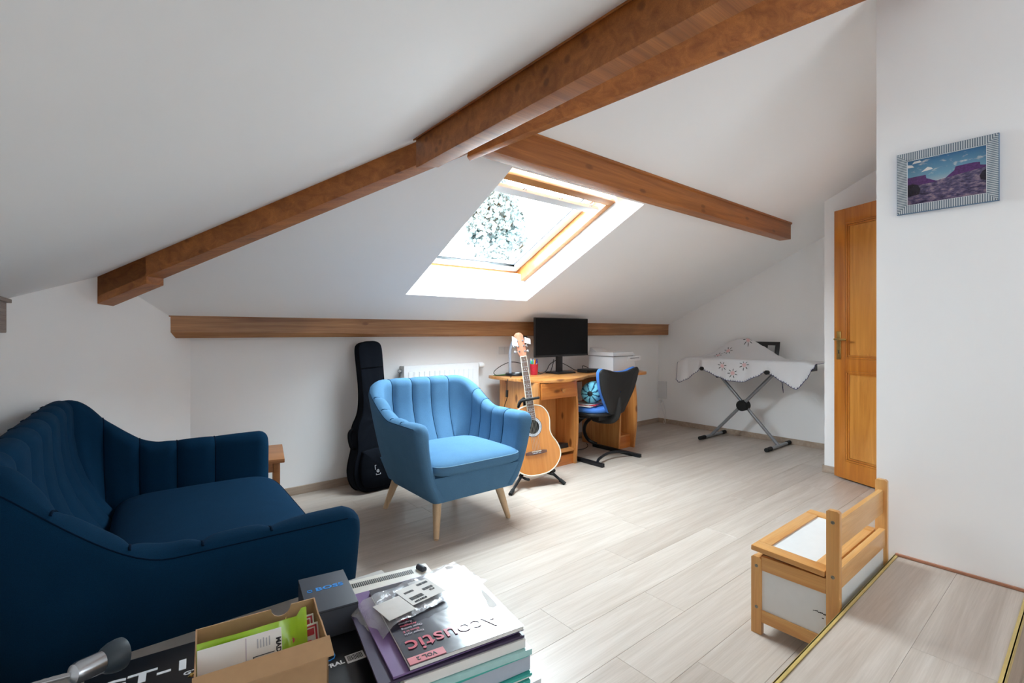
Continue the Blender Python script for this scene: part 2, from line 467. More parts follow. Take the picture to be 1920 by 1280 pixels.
# roof slopes (solid, with the roof-window opening left out)
SK = (1.54, 2.6375, 1.885, 3.045)         # opening in the slope: u0 u1 v0 v1
def slab(mb, poly, zf, th=0.22):
    n = len(poly)
    v = [(p[0], p[1], zf(p)) for p in poly] + [(p[0], p[1], zf(p) + th) for p in poly]
    mb.faces(v, [tuple(range(n)), tuple(range(2 * n - 1, n - 1, -1))] + [(i, n + i, n + (i + 1) % n, (i + 1) % n) for i in range(n)])
hu = lambda v: (2.969 - v) / 1.0667
mb = MB(); zb = lambda p: ZB(p[1])
slab(mb, [(hu(3.68), 3.68), (hu(SK[3]), SK[3]), (5.38, SK[3]), (5.38, 3.68)], zb)
slab(mb, [(hu(SK[3]), SK[3]), (hu(SK[2]), SK[2]), (SK[0], SK[2]), (SK[0], SK[3])], zb)
slab(mb, [(SK[1], SK[3]), (SK[1], SK[2]), (5.38, SK[2]), (5.38, SK[3])], zb)
slab(mb, [(hu(SK[2]), SK[2]), (hu(0.15), 0.15), (5.38, 0.15), (5.38, SK[2])], zb)
struct('ceiling', mb, M['ceil'])
mb = MB(); slab(mb, [(hu(3.68), 3.68), (-0.67, -1.72), (hu(0.15), -1.72), (hu(0.15), 0.15)], lambda p: ZL(p[0]))
struct('ceiling', mb, M['ceil'])
struct('ceiling', MB().box(2.6, 5.4, -1.72, 0.19, 2.78, 3.0), M['ceil'])

# lining of the roof-window opening: four boards from the slope up to the window frame
WF = (1.552, 2.622, 2.107, 3.108)         # window frame: u0 u1 v0 v1, on a plane 0.175 m above the slope
ZW = lambda v: ZB(v) + 0.175
mb = MB()
o_ = [(SK[0], SK[3]), (SK[1], SK[3]), (SK[1], SK[2]), (SK[0], SK[2])]
w_ = [(WF[0], WF[3]), (WF[1], WF[3]), (WF[1], WF[2]), (WF[0], WF[2])]
cx, cy_ = (SK[0] + SK[1]) / 2, (SK[2] + SK[3]) / 2
def out(p, d):
    return (p[0] + (d if p[0] > cx else -d), p[1] + (d if p[1] > cy_ else -d))
for i in range(4):
    a, b = o_[i], o_[(i + 1) % 4]; c, d = w_[(i + 1) % 4], w_[i]
    A = [(a[0], a[1], ZB(a[1])), (b[0], b[1], ZB(b[1])), (c[0], c[1], ZW(c[1]) + 0.03), (d[0], d[1], ZW(d[1]) + 0.03)]
    a, b, c, d = out(a, 0.03), out(b, 0.03), out(c, 0.03), out(d, 0.03)
    B = [(a[0], a[1], ZB(a[1]) + 0.004), (b[0], b[1], ZB(b[1]) + 0.004), (c[0], c[1], ZW(c[1]) + 0.03), (d[0], d[1], ZW(d[1]) + 0.03)]
    mb.hexa(A, B)
struct('trim_1', mb, M['ceil'])

# the roof window: local axes x along the wall, y up the slope, z outwards
ca, sa = math.cos(ROOF), math.sin(ROOF)
WL = (WF[3] - WF[2]) / ca; WW = WF[1] - WF[0]
WT = Matrix(((1, 0, 0, WF[0]), (0, -ca, sa, WF[3]), (0, sa, ca, ZW(WF[3])), (0, 0, 0, 1)))
win = bpy.data.objects.new('window_1', None); COL.objects.link(win); win.matrix_world = WT; WM[win.name] = WT
win['kind'] = 'structure'
fw = 0.048
for n, b in (('frame', MB().box(0, WW, 0, fw, -0.01, 0.16, 0.004)), ('frame', MB().box(0, WW, WL - fw, WL, -0.01, 0.16, 0.004)),
             ('frame', MB().box(0, fw, fw, WL - fw, -0.01, 0.16, 0.004)), ('frame', MB().box(WW - fw, WW, fw, WL - fw, -0.01, 0.16, 0.004))):
    part(n, b, M['window_pine'], win, local=True)
s0 = fw + 0.002; sw = 0.062
sash = MB().box(s0, WW - s0, s0, s0 + sw, 0.085, 0.140, 0.004).box(s0, WW - s0, WL - s0 - sw, WL - s0, 0.085, 0.140, 0.004)
sash.box(s0, s0 + sw, s0 + sw, WL - s0 - sw, 0.085, 0.140, 0.004).box(WW - s0 - sw, WW - s0, s0 + sw, WL - s0 - sw, 0.085, 0.140, 0.004)
part('sash', sash, M['white'], win, local=True)
g0 = s0 + sw
gk = MB()
for a, b, c, d in ((g0, WW - g0, g0, g0 + 0.008), (g0, WW - g0, WL - g0 - 0.008, WL - g0), (g0, g0 + 0.008, g0, WL - g0), (WW - g0 - 0.008, WW - g0, g0, WL - g0)):
    gk.box(a, b, c, d, 0.105, 0.117)
part('gasket', gk, M['greygap'], win, local=True)
gl = NT('window_glass')
tr = gl.n('ShaderNodeBsdfTransparent'); tr.inputs[0].default_value = (0.96, 0.98, 0.975, 1)
gs = gl.n('ShaderNodeBsdfGlossy'); gs.inputs['Roughness'].default_value = 0.02
mx = gl.n('ShaderNodeMixShader'); mx.inputs[0].default_value = 0.06; gl.l(tr.outputs[0], mx.inputs[1]); gl.l(gs.outputs[0], mx.inputs[2])
gl.l(mx.outputs[0], gl.t.nodes['Material Output'].inputs[0])
part('pane', MB().box(g0 - 0.004, WW - g0 + 0.004, g0 - 0.004, WL - g0 + 0.004, 0.119, 0.127), gl.m, win, local=True)
rail = part('blind_rail', MB().box(0.02, WW - 0.085, WL - 0.135, WL - 0.085, -0.03, 0.0, 0.008), M['whiteplastic'], win, local=True)
for x in (0.32, 0.62, 0.90):
    part('rail_bracket', MB().tube([(x - 0.012, WL - 0.09, -0.012), (x, WL - 0.045, -0.012), (x + 0.012, WL - 0.09, -0.012)], 0.004, 8), M['chrome'], rail, local=True)
lt = MB().box(0.42, 0.54, 0.004, 0.03, -0.022, -0.008, 0.004).box(0.49, 0.545, 0.02, 0.062, -0.026, 0.0, 0.005)
part('latch', lt, M['white'], win, local=True)
part('screw', MB().ball((WW - 0.004, 0.11, 0.004), 0.008, 8), M['greygap'], win, local=True)

# timbers
def beam(name, mb, mat='beam', batten=None):
    o = struct(name, mb, M[mat])
    if batten: part('batten', batten, M[mat], o)
    return o
a = [(0.0, 3.394, 1.120), (0.0, 3.43, 1.086), (0.0, 3.56, 1.086), (0.0, 3.56, 1.2128), (0.0, 3.394, 1.2128)]
b = [(0.0, 3.394, 1.094), (0.0, 3.402, 1.086), (0.0, 3.56, 1.086), (0.0, 3.56, 1.2128), (0.0, 3.394, 1.2128)]
mb = MB(); n = 5; vv = []
ns = 24
for i in range(ns + 1):
    t = i / ns; u = lerp(0.11, 5.26, t); k = smooth(t * 1.6)
    for p, q in zip(a, b):
        w = 0.004 * noise.noise((u * 2.1, p[2] * 9, 1.7)) if p[1] < 3.5 else 0
        vv.append((u, lerp(p[1], q[1], k) + w, lerp(p[2], q[2], k)))
fs = [tuple(range(n)), tuple(ns * n + j for j in range(n))]
for i in range(ns): fs += [(i * n + j, i * n + (j + 1) % n, (i + 1) * n + (j + 1) % n, (i + 1) * n + j) for j in range(n)]
mb.faces(vv, fs)
beam('purlin_beam', mb, 'beam_pale', MB().box(0.11, 5.25, 3.382, 3.46, 1.2090, 1.2215, 0.002))
beam('purlin_beam', MB().box(-0.50, -0.3265, -1.62, 2.74, 1.118, 1.236, 0.004), 'beam_grey', MB().box(-0.45, -0.314, -1.62, 2.735, 1.232, 1.246, 0.002))
pa = [(0.938, 1.785), (1.006, 1.785), (1.006, 1.965), (0.938, 1.930)]
mb = MB().hexa([(x, -1.62, z) for x, z in pa], [(x, 1.765 - (x - 0.938) * 0.9, z) for x, z in pa], 0.004)
mb2 = MB().prism([(0.928, 1.893), (1.02, 1.941), (1.02, 1.952), (0.928, 1.903)], -1.62, 1.77, 'y')
beam('middle_beam', mb, 'beam', mb2)
mb = MB().prism([(1.686, 1.906), (1.775, 1.906), (1.775, 2.03), (1.686, 2.07)], 1.20, 4.42, 'x', 0.004)
mb2 = MB().prism([(1.676, 2.0335), (1.785, 1.981), (1.785, 1.9925), (1.676, 2.0455)], 1.17, 4.42, 'x')
beam('middle_beam', mb, 'beam', mb2)
# hip rafter, from the corner wall up past the two middle beams; deeper at its foot
L3 = math.hypot(1, 1.0667); hx, hy = 1 / L3, -1.0667 / L3; px_, py_ = -hy, hx   # along / across (towards the window slope)
def hp(l, w, dz):
    u = -0.16 + hx * l; return (u + px_ * w, HIP(-0.16) + hy * l + py_ * w, ZL(u) + dz)
def hipseg(mb, l0, l1, d0, d1=None, top=0.03, e0=0.0, wl=-0.04, wr=0.04):
    d1 = d0 if d1 is None else d1
    A = [hp(l0 + e0, wl, -d0), hp(l0 + e0, wr, -d0), hp(l0, wr, top), hp(l0, wl, top)]
    B = [hp(l1, wl, -d1), hp(l1, wr, -d1), hp(l1, wr, top), hp(l1, wl, top)]
    mb.hexa(A, B, 0.003)
mb = MB(); hipseg(mb, -0.05, 2.1, 0.108, 0.116, wr=0.055); hipseg(mb, -0.05, 0.43, 0.142, wr=0.055)
hipseg(mb, 1.965, 4.02, 0.156, 0.168, e0=-0.03, wl=-0.012)
beam('hip_beam', mb)

# skirting
sk = 0.055
struct('baseboard_north', MB().box(0.36, 5.244, 3.526, 3.5395, 0, sk, 0.002), M['skirt'])
struct('baseboard_east', MB().box(5.231, 5.2445, 1.43, 3.527, 0, sk, 0.002), M['skirt'])
struct('baseboard_alcove', MB().box(4.391, 4.4045, 0.62, 1.4308, 0, sk, 0.002).box(4.391, 5.231, 1.4305, 1.444, 0, sk, 0.002), M['skirt'])
mb = MB().prism([(0.36, 3.5395), (0.348 - dx * 1.35, 3.539 - dy * 1.35), (0.348 - dx * 1.35 + dy * 0.013, 3.539 - dy * 1.35 - dx * 0.013), (0.36 + dy * 0.013, 3.5395 - dx * 0.013)], 0, sk)
struct('baseboard_northwest', mb, M['skirt'])

# the landing: a step of laminate with gold nosings
VN1, VN2 = 0.5495, 0.167
step = struct('floor_landing', MB().box(-0.4, PU, VN2 + 0.004, VN1 - 0.004, 0.0, STEP - 0.013), M['skirt'])
vv = VN1 - 0.012
for r_, offs in ((0, 0.35), (1, 0.9)):
    w = (VN1 - VN2 - 0.024) / 2
    u = -0.4; first = True
    while u < PU - 0.01:
        l = offs if first else 1.29; first = False; l = min(l, PU - u)
        b = MB().box(0, l - 0.0004, 0, w - 0.0004, -0.013, 0, 0.0006, seg=1)
        me = b.mesh('plank'); me.materials.append(M['plank'])
        o = bpy.data.objects.new('plank', me); COL.objects.link(o); o.parent = step
        o.location = (u, VN1 - 0.012 - w * (r_ + 1), STEP); u += l
part('nosing', MB().box(-0.4, PU - 0.002, VN1 - 0.012, VN1, STEP, STEP + 0.0035, 0.001).box(-0.4, PU - 0.002, VN1 - 0.004, VN1, STEP - 0.02, STEP + 0.0035), M['gold'], step)
part('nosing', MB().box(-0.4, PU - 0.002, VN2, VN2 + 0.012, STEP, STEP + 0.0035, 0.001).box(-0.4, PU - 0.002, VN2, VN2 + 0.004, STEP - 0.02, STEP + 0.0035), M['gold'], step)
struct('trim_2', MB().box(PU - 0.010, PU + 0.001, VN2, VN1 - 0.003, STEP + 0.001, STEP + 0.011, 0.003), M['redtrim'])
struct('baseboard_picture', MB().box(PU - 0.012, PU + 0.0005, -1.6, VN2 - 0.004, 0, sk, 0.002), M['skirt'])

# the door, standing open; local x from the hinge to the free edge, y through the leaf (front = +y after turning)
hinge = (4.02, 0.640); ang = math.atan2(1.326 - 0.640, 4.33 - 4.02)
DT = Matrix.Translation((hinge[0], hinge[1], 0.012)) @ Matrix.Rotation(ang, 4, 'Z')
door = bpy.data.objects.new('door_1', None); COL.objects.link(door); door.matrix_world = DT; WM[door.name] = DT
door['kind'] = 'structure'
DW, DH, th = 0.753, 2.045, 0.038
fy = th / 2
st = 0.092
leaf = MB().box(0, st, -fy, fy, 0, DH, 0.003).box(DW - st, DW, -fy, fy, 0, DH, 0.003)
leaf.box(st, DW - st, -fy, fy, 0, 0.133, 0.003).box(st, DW - st, -fy, fy, 0.816, 0.908, 0.003).box(st, DW - st, -fy, fy, 1.935, DH, 0.003)
part('door_frame', leaf, M['door'], door, local=True)
def raised(z0, z1):
    x0, x1 = st, DW - st
    for sgn in (1, -1):
        mo = MB()
        for k, (i0, h) in enumerate(((0.0, 0.017), (0.014, 0.012))):
            i1 = i0 + 0.014
            for a, b, c, d in ((x0 + i0, x1 - i0, z0 + i0, z0 + i1), (x0 + i0, x1 - i0, z1 - i1, z1 - i0), (x0 + i0, x0 + i1, z0 + i1, z1 - i1), (x1 - i1, x1 - i0, z0 + i1, z1 - i1)):
                mo.box(a, b, sgn * 0.004, sgn * h, c, d, 0.003)
        part('moulding', mo, M['door'], door, local=True)
    i = 0.028; j = 0.085
    ws = [x0 + i, x0 + i + 0.17, x0 + i + 0.33, x1 - i]
    p = MB().box(x0 + i, x1 - i, -0.006, 0.006, z0 + i, z1 - i)
    b = 0.012
    for sgn in (1, -1):
        A = [(x0 + i, sgn * 0.005, z0 + i), (x1 - i, sgn * 0.005, z0 + i), (x1 - i, sgn * 0.005, z1 - i), (x0 + i, sgn * 0.005, z1 - i)]
        B = [(x0 + j, sgn * b, z0 + j), (x1 - j, sgn * b, z0 + j), (x1 - j, sgn * b, z1 - j), (x0 + j, sgn * b, z1 - j)]
        p.hexa(A, B)
    part('panel', p, M['door_pale'], door, local=True)
raised(0.908, 1.935); raised(0.133, 0.816)
hd = MB().box(DW - 0.062, DW - 0.024, fy, fy + 0.006, 0.90, 1.115, 0.004)
hnd = part('handle', hd, M['brass'], door, local=True)
part('lever', MB().tube([(DW - 0.043, fy + 0.004, 1.055), (DW - 0.043, fy + 0.045, 1.055), (DW - 0.055, fy + 0.052, 1.055), (DW - 0.15, fy + 0.052, 1.052)], 0.0085, 10), M['brass'], hnd, local=True)
part('keyhole', MB().box(DW - 0.047, DW - 0.039, fy + 0.005, fy + 0.0075, 0.945, 0.972, 0.002), M['black'], hnd, local=True)
hd = MB().box(DW - 0.062, DW - 0.024, -fy - 0.006, -fy, 0.90, 1.115, 0.004).tube([(DW - 0.043, -fy, 1.055), (DW - 0.043, -fy - 0.045, 1.055), (DW - 0.15, -fy - 0.05, 1.052)], 0.0085, 10)
part('handle', hd, M['brass'], door, local=True)
struct('trim_3', MB().box(3.235, 3.275, 0.49, 0.628, 0, 2.11, 0.003).box(4.05, 4.09, 0.49, 0.628, 0, 2.11, 0.003).box(3.235, 4.09, 0.49, 0.628, 2.07, 2.11, 0.003), M['door'])
# ------------------------------------------------------------------ upholstered seats (one pattern, two sizes)
def upholstered(root, hwt, hwb, yft, yfb, ybt, ybb, zb, arm, back, nback, mat, seam, y0h, y1h, cushion, legs, ctr=0.2, thick=0.092, tb=0.15, tbb=0.17):
    def path(s, tau):
        e = tau ** 0.62
        w = lerp(hwb, hwt, e); yf = lerp(yfb, yft, e); yb = lerp(ybb, ybt, e); r = lerp(0.16, ctr, tau)
        a, c = 0.30, 0.38 if hwt < 0.6 else 0.355
        if hwt >= 0.6: a = 0.28
        m = s if s <= 0.5 else 1 - s
        if m <= a:
            p = (-w, lerp(yf, yb - r, m / a)); n = (-1, 0)
        elif m <= c:
            t = (m - a) / (c - a) * PI / 2
            p = (-w + r - r * math.cos(t), yb - r + r * math.sin(t)); n = (-math.cos(t), math.sin(t))
        else:
            p = (lerp(-w + r, 0, (m - c) / (0.5 - c)), yb); n = (0, 1)
        if s > 0.5: p = (-p[0], p[1]); n = (-n[0], n[1])
        return Vector((p[0], p[1], 0)), Vector((n[0], n[1], 0))
    def height(s):
        y = path(s, 1.0)[0].y
        return arm + (back - arm) * smooth((y - y0h) / (y1h - y0h))
    def section(s, cap=0.0):
        """points of the profile from outside bottom, over the roll, to inside bottom"""
        k = math.cos(cap * PI / 2); fwd = math.sin(cap * PI / 2)
        h = height(s) - 0.055 * (1 - k); T = thick; r = T / 2
        o = []; 
        for i in range(9):
            t = i / 8; p, n = path(s, t); p = p.copy()
            o.append((Vector((p.x, p.y, lerp(zb, h - r, t))), n))
        ptop, n = path(s, 1.0)
        roll = []
        for i in range(1, 10):
            th = PI * i / 10
            roll.append((ptop - n * (r - r * math.cos(th)) + Vector((0, 0, h - r + r * math.sin(th) * 1.05)), n))
        inn = []
        for i in range(8):
            t = i / 7; pt = lerp(1.0, 0.25, t); p, n2 = path(s, pt)
            d = lerp(T, lerp(tb - 0.03, tbb, abs(n2.y)), smooth(t))
            q = p - n2 * d
            # the inner side stays near the line of the top, sloping a little inwards
            top_in = ptop - n * T
            q = top_in.lerp(q, t) if t > 0 else top_in
            inn.append((Vector((q.x, q.y, lerp(h - r, zb + 0.02, t))), n2))
        pts = o + roll + inn
        if cap > 0:
            m = len(pts)
            out = []
            for i, (p, n) in enumerate(pts):
                j = m - 1 - i
                other = pts[j][0]
                mid = (p + other) / 2
                q = mid.lerp(p, k)
                out.append((Vector((q.x, q.y - 0.045 * fwd, q.z)), n))
            pts = out
        return pts
    SPLIT = 10
    # outer shell with the rounded arm fronts
    ss = [i / 72 for i in range(73)]
    rows = [[p for p, n in section(0.0, c)][:SPLIT + 1] for c in (1, .85, .65, .45, .25)]
    rows += [[p for p, n in section(s)][:SPLIT + 1] for s in ss]
    rows += [[p for p, n in section(1.0, c)][:SPLIT + 1] for c in (.25, .45, .65, .85, 1)]
    part('outer_shell', MB().grid(rows), mat, root, local=True, angle=60)
    # channels
    cm = 0.295 if hwt < 0.6 else 0.285
    edges = [cm * f for f in (0, 0.32, 0.57, 0.80)] + [lerp(cm, 1 - cm, i / nback) for i in range(nback + 1)] + [1 - cm * f for f in (0.80, 0.57, 0.32, 0)]
    for e in range(len(edges) - 1):
        a, b = edges[e], edges[e + 1]; rows = []
        if e == 0:
            rows += [[p for p, n in section(0.0, c)][SPLIT:] for c in (1, .85, .65, .45, .25)]
        N = 12
        for i in range(N + 1):
            x = i / N; s = lerp(a, b, x); sec = section(s)[SPLIT:]
            xx = x
            if e == 0: xx = 0.5 + x / 2
            if e == len(edges) - 2: xx = x / 2
            pf = (1 - abs(2 * xx - 1) ** 4)
            row = []
            for q, (p, n) in enumerate(sec):
                g = smooth(q / 3)
                amt = (0.016 * pf - 0.012) * g
                up = 0.6 * max(0, 1 - abs(q - 4) / 6) * amt
                row.append(p - n * amt + Vector((0, 0, up)))
            rows.append(row)
        if e == len(edges) - 2:
            rows += [[p for p, n in section(1.0, c)][SPLIT:] for c in (.25, .45, .65, .85, 1)]
        co = part('channel', MB().grid(rows), mat, root, local=True, angle=60)
        if e < len(edges) - 2:
            part('seam', MB().tube([p for p in rows[-1][1:]], 0.0032, 6), seam, co, local=True)
    # seam cord along the outer edge of the roll
    pts = [section(i / 90)[SPLIT][0] + section(i / 90)[SPLIT][1] * 0.001 for i in range(91)]
    part('seam', MB().tube(pts, 0.0016, 6), seam, root, local=True)
    # base under the cushion
    w0, w1 = hwb - 0.012, hwt - 0.085
    A = [(-w0, yfb - 0.04, zb), (w0, yfb - 0.04, zb), (w0, ybb - 0.03, zb), (-w0, ybb - 0.03, zb)]
    B = [(-w1, yft - 0.032, cushion[4] + 0.012), (w1, yft - 0.032, cushion[4] + 0.012), (w1, ybb - 0.03, cushion[4] + 0.012), (-w1, ybb - 0.03, cushion[4] + 0.012)]
    part('base', MB().hexa(A, B, 0.012), mat, root, local=True)
    # cushion
    x0, x1, c0, c1, z0, z1 = cushion
    def sup(v, e): return math.copysign(abs(v) ** e, v)
    cxm, cym, czm = (x0 + x1) / 2, (c0 + c1) / 2, (z0 + z1) / 2
    ax, ay, az = (x1 - x0) / 2, (c1 - c0) / 2, (z1 - z0) / 2
    rows = []; nu, nv = 48, 20
    for i in range(nv + 1):
        ph = -PI / 2 + PI * i / nv; rows.append([])
        for j in range(nu):
            w = 2 * PI * j / nu
            e = 0.28
            x = ax * sup(math.cos(ph), 0.42) * sup(math.cos(w), e); y = ay * sup(math.cos(ph), 0.42) * sup(math.sin(w), e)
            z = az * sup(math.sin(ph), 0.75)
            crown = 0.022 * (1 - (x / ax) ** 2) * (1 - (y / ay) ** 2) if z > 0 else 0
            rows[-1].append((cxm + x, cym + y, czm + z + crown))
    cu = part('seat_cushion', MB().grid(rows, True), mat, root, local=True, angle=60)
    ph = 0.30
    pts = [(cxm + 1.003 * ax * sup(math.cos(ph), 0.42) * sup(math.cos(w), 0.28), cym + 1.003 * ay * sup(math.cos(ph), 0.42) * sup(math.sin(w), 0.28), czm + az * sup(math.sin(ph), 0.75)) for w in (2 * PI * j / 96 for j in range(96))]
    part('piping', MB().tube(pts, 0.0022, 6, closed=True), M['thread'] if mat == M['chair'] else seam, cu, local=True)
    for (tx, ty, bx, by) in legs:
        p0, p1 = Vector((tx, ty, zb + 0.03)), Vector((bx, by, 0.004))
        part('leg', MB().tube([p0, p0.lerp(p1, 0.5), p1], [0.027, 0.022, 0.0145], 16).tube([p1, p1 - Vector((0, 0, 0.004))], 0.012, 12), M['leg'], root, local=True)

ch = thing('armchair', 'steel blue channel-backed armchair on splayed pale wooden legs', 'armchair', (1.585, 2.6, 0))
upholstered(ch, 0.405, 0.272, -0.335, -0.305, 0.385, 0.29, 0.20, 0.632, 0.815, 5, M['chair'], M['chair_seam'], -0.06, 0.385,
            (-0.305, 0.305, -0.41, 0.17, 0.335, 0.437), [(-0.205, -0.25, -0.25, -0.316), (0.205, -0.25, 0.249, -0.315), (-0.205, 0.23, -0.262, 0.298), (0.205, 0.23, 0.255, 0.298)], tbb=0.27)
so = thing('sofa', 'dark navy two-seat sofa with channel back, beside the low table', 'sofa', (0.165, 2.10, 0), R(87.6))
upholstered(so, 0.728, 0.62, -0.375, -0.345, 0.425, 0.33, 0.15, 0.608, 0.84, 9, M['sofa'], M['sofa_seam'], 0.03, 0.42,
            (-0.615, 0.615, -0.425, 0.20, 0.31, 0.432), [(-0.52, -0.28, -0.56, -0.33), (0.52, -0.28, 0.56, -0.33), (-0.52, 0.26, -0.56, 0.30), (0.52, 0.26, 0.56, 0.30)], tbb=0.31)

# ------------------------------------------------------------------ small wooden side table behind the sofa
t = thing('side_table', 'small brown wooden side table behind the far sofa arm', 'table', (0.56, 3.17, 0), R(-12))
part('tabletop', MB().box(-0.22, 0.22, -0.2, 0.2, 0.385, 0.408, 0.005), M['pine_dark'], t, local=True)
part('apron', MB().box(-0.19, 0.19, -0.17, 0.17, 0.33, 0.385, 0.003), M['pine_dark'], t, local=True)
for x in (-0.18, 0.18):
    for y in (-0.16, 0.16):
        part('leg', MB().box(x - 0.017, x + 0.017, y - 0.017, y + 0.017, 0, 0.386, 0.003), M['pine_dark'], t, local=True)

# ------------------------------------------------------------------ radiator
t = thing('radiator', 'white ribbed panel radiator on the wall behind the armchair', 'radiator', (2.08, 3.537, 0))
x0, x1, z0, z1, yf = -0.352, 0.356, 0.16, 0.858, -0.092
pan = MB().box(x0, x1, yf, yf + 0.012, z0, z1, 0.004)
part('front_panel', pan, M['white'], t, local=True)
for i in range(14):
    x = lerp(x0 + 0.05, x1 - 0.05, i / 13)
    part('rib', MB().box(x - 0.014, x + 0.014, yf - 0.006, yf + 0.002, z0 + 0.05, z1 - 0.05, 0.005), M['white'], t, local=True)
part('side_cover', MB().box(x0, x0 + 0.004, yf + 0.01, -0.012, z0 + 0.01, z1 - 0.004, 0.001), M['whiteplastic'], t, local=True)
part('side_cover', MB().box(x1 - 0.004, x1, yf + 0.01, -0.012, z0 + 0.01, z1 - 0.004, 0.001), M['whiteplastic'], t, local=True)
g = MB().box(x0 + 0.004, x1 - 0.004, yf + 0.012, -0.012, z1 - 0.008, z1 - 0.003)
part('top_grille', g, M['white'], t, local=True)
part('back_panel', MB().box(x0, x1, -0.03, -0.004, z0, z1 - 0.01, 0.003), M['white'], t, local=True)
part('bleed_valve', MB().tube([(x0 - 0.022, -0.045, 0.815), (x0 + 0.002, -0.045, 0.815)], 0.016, 14).tube([(x0 - 0.03, -0.045, 0.815), (x0 - 0.02, -0.045, 0.815)], 0.009, 10), M['chrome'], t, local=True)
vv = part('thermostat', MB().lathe([(0.012, -0.02), (0.012, 0.006), (0.024, 0.01), (0.027, 0.03), (0.026, 0.055), (0.019, 0.066), (0.0, 0.068)], 20, Tm((x1 + 0.012, -0.05, 0.83), 0, R(90))), M['white'], t, local=True)
part('pipe', MB().tube([(x1 + 0.002, -0.05, 0.83), (x1 + 0.018, -0.05, 0.82), (x1 + 0.018, -0.05, 0.5), (x1 + 0.018, -0.05, 0.01)], 0.009, 10), M['white'], t, local=True)

# wall socket over the desk and the small boxed adapter beside the corner
t = thing('wall_socket', 'white double wall plate above the left end of the desk', 'socket', (2.789, 3.539, 0.95))
part('plate', MB().box(-0.06, 0.0, -0.009, 0, -0.035, 0.035, 0.003), M['whiteplastic'], t, local=True)
part('plate', MB().box(0.004, 0.064, -0.009, 0, -0.035, 0.035, 0.003), M['whiteplastic'], t, local=True)
t = thing('wall_box', 'slim pale grey plastic box on the wall beside the corner, cable hanging below', 'adapter', (5.244, 3.585, 0.40), R(90))
t.location.y = 3.47; WM[t.name] = t.matrix_world.copy(); WM[t.name].translation = (5.244, 3.47, 0.40)
part('casing', MB().box(-0.055, 0.055, 0.0, 0.022, -0.10, 0.115, 0.006), M['whiteplastic'], t, local=True)
part('lid', MB().box(-0.045, 0.045, 0.020, 0.027, -0.09, 0.105, 0.004), M['whiteplastic'], t, local=True)
part('cable', MB().tube(catmull([(0.02, 0.012, -0.10), (0.028, 0.014, -0.16), (0.0, 0.016, -0.24), (-0.035, 0.018, -0.31), (-0.03, 0.03, -0.385), (-0.055, 0.045, -0.392), (-0.06, 0.03, -0.31), (-0.03, 0.016, -0.19), (0.005, 0.012, -0.11)], 8), 0.003, 8), M['whiteplastic'], t, local=True)
part('plug', MB().box(0.008, 0.032, 0.004, 0.024, -0.15, -0.115, 0.003), M['whiteplastic'], t, local=True)

# ------------------------------------------------------------------ guitar outline (shared by guitar and bag)
def outline(prof, n=6, sx=1.0):
    pts = catmull([(w * sx, h, 0) for w, h in prof], n)
    return [(p.x, p.y) for p in pts]
PROF = [(0.0, 0.0), (0.075, 0.006), (0.14, 0.038), (0.185, 0.092), (0.196, 0.145), (0.178, 0.205), (0.146, 0.258), (0.134, 0.300), (0.139, 0.345), (0.143, 0.392), (0.130, 0.440), (0.095, 0.482), (0.045, 0.500), (0.0, 0.502)]
half = outline(PROF, 5)
loop = half + [(-x, z) for x, z in reversed(half[1:-1])]

GB = Vector((2.378, 2.605, 0.085))
GT = Matrix.Translation(GB) @ Matrix.Rotation(R(-17), 4, 'Z') @ Matrix.Rotation(R(-4.4), 4, 'Y') @ Matrix.Rotation(R(-9.5), 4, 'X')
gu = thing('acoustic_guitar', 'amber-topped acoustic guitar with pearl rosette standing before the desk', 'guitar', M4=GT)
def scl(lp, k, c=(0, 0.22)):
    return [(c[0] + (x - c[0]) * k, c[1] + (z - c[1]) * k) for x, z in lp]
bowl = MB(); rows = []
for k, y in ((1.0, 0.0), (1.0, 0.02), (0.97, 0.06), (0.88, 0.10), (0.70, 0.13), (0.4, 0.145), (0.05, 0.15)):
    rows.append([(x, y, z) for x, z in scl(loop, k)])
bowl.grid(rows, True)
part('bowl_back', bowl, M['blackshell'], gu, local=True, angle=60)
part('soundboard', MB().prism(scl(loop, 0.985), -0.004, 0.002, 'y'), M['guitar_top'], gu, local=True)
part('binding', MB().tube([(x, -0.002, z) for x, z in loop], 0.0052, 8, closed=True), M['binding'], gu, local=True)
hc = 0.345
def disc(r0, r1, y0, y1, n=40):
    b = MB(); rows = []
    for (r, y) in ((r0, y0), (r0, y1), (r1, y1), (r1, y0), (r0, y0)):
        rows.append([(r * math.cos(2 * PI * j / n), y, hc + r * math.sin(2 * PI * j / n)) for j in range(n)])
    return b.grid(rows, True)
part('soundhole', MB().lathe([(0.05, 0), (0.05, 0.002), (0, 0.002)], 36, Tm((0, -0.004, hc), R(90))), M['darkhole'], gu, local=True)
part('rosette', disc(0.05, 0.070, -0.0035, -0.0058), M['pearl'], gu, local=True)
part('rosette_ring', disc(0.0695, 0.0725, -0.0035, -0.0062), M['black'], gu, local=True)
part('rosette_ring', disc(0.0485, 0.051, -0.0035, -0.0062), M['black'], gu, local=True)
br = MB().prism([(-0.085, 0.150), (-0.03, 0.145), (0.03, 0.145), (0.085, 0.150), (0.085, 0.168), (0.05, 0.174), (-0.05, 0.174), (-0.085, 0.168)], -0.004, -0.013, 'y', 0.002)
bridge = part('bridge', br, M['rosewood'], gu, local=True)
part('saddle', MB().box(-0.038, 0.038, -0.017, -0.012, 0.1665, 0.1705, 0.001), M['binding'], bridge, local=True)
for i in range(6):
    part('bridge_pin', MB().ball((-0.03 + 0.012 * i, -0.015, 0.157), 0.0042, 8), M['pearl'], bridge, local=True)
NUT = 0.865
neck = MB(); rows = []
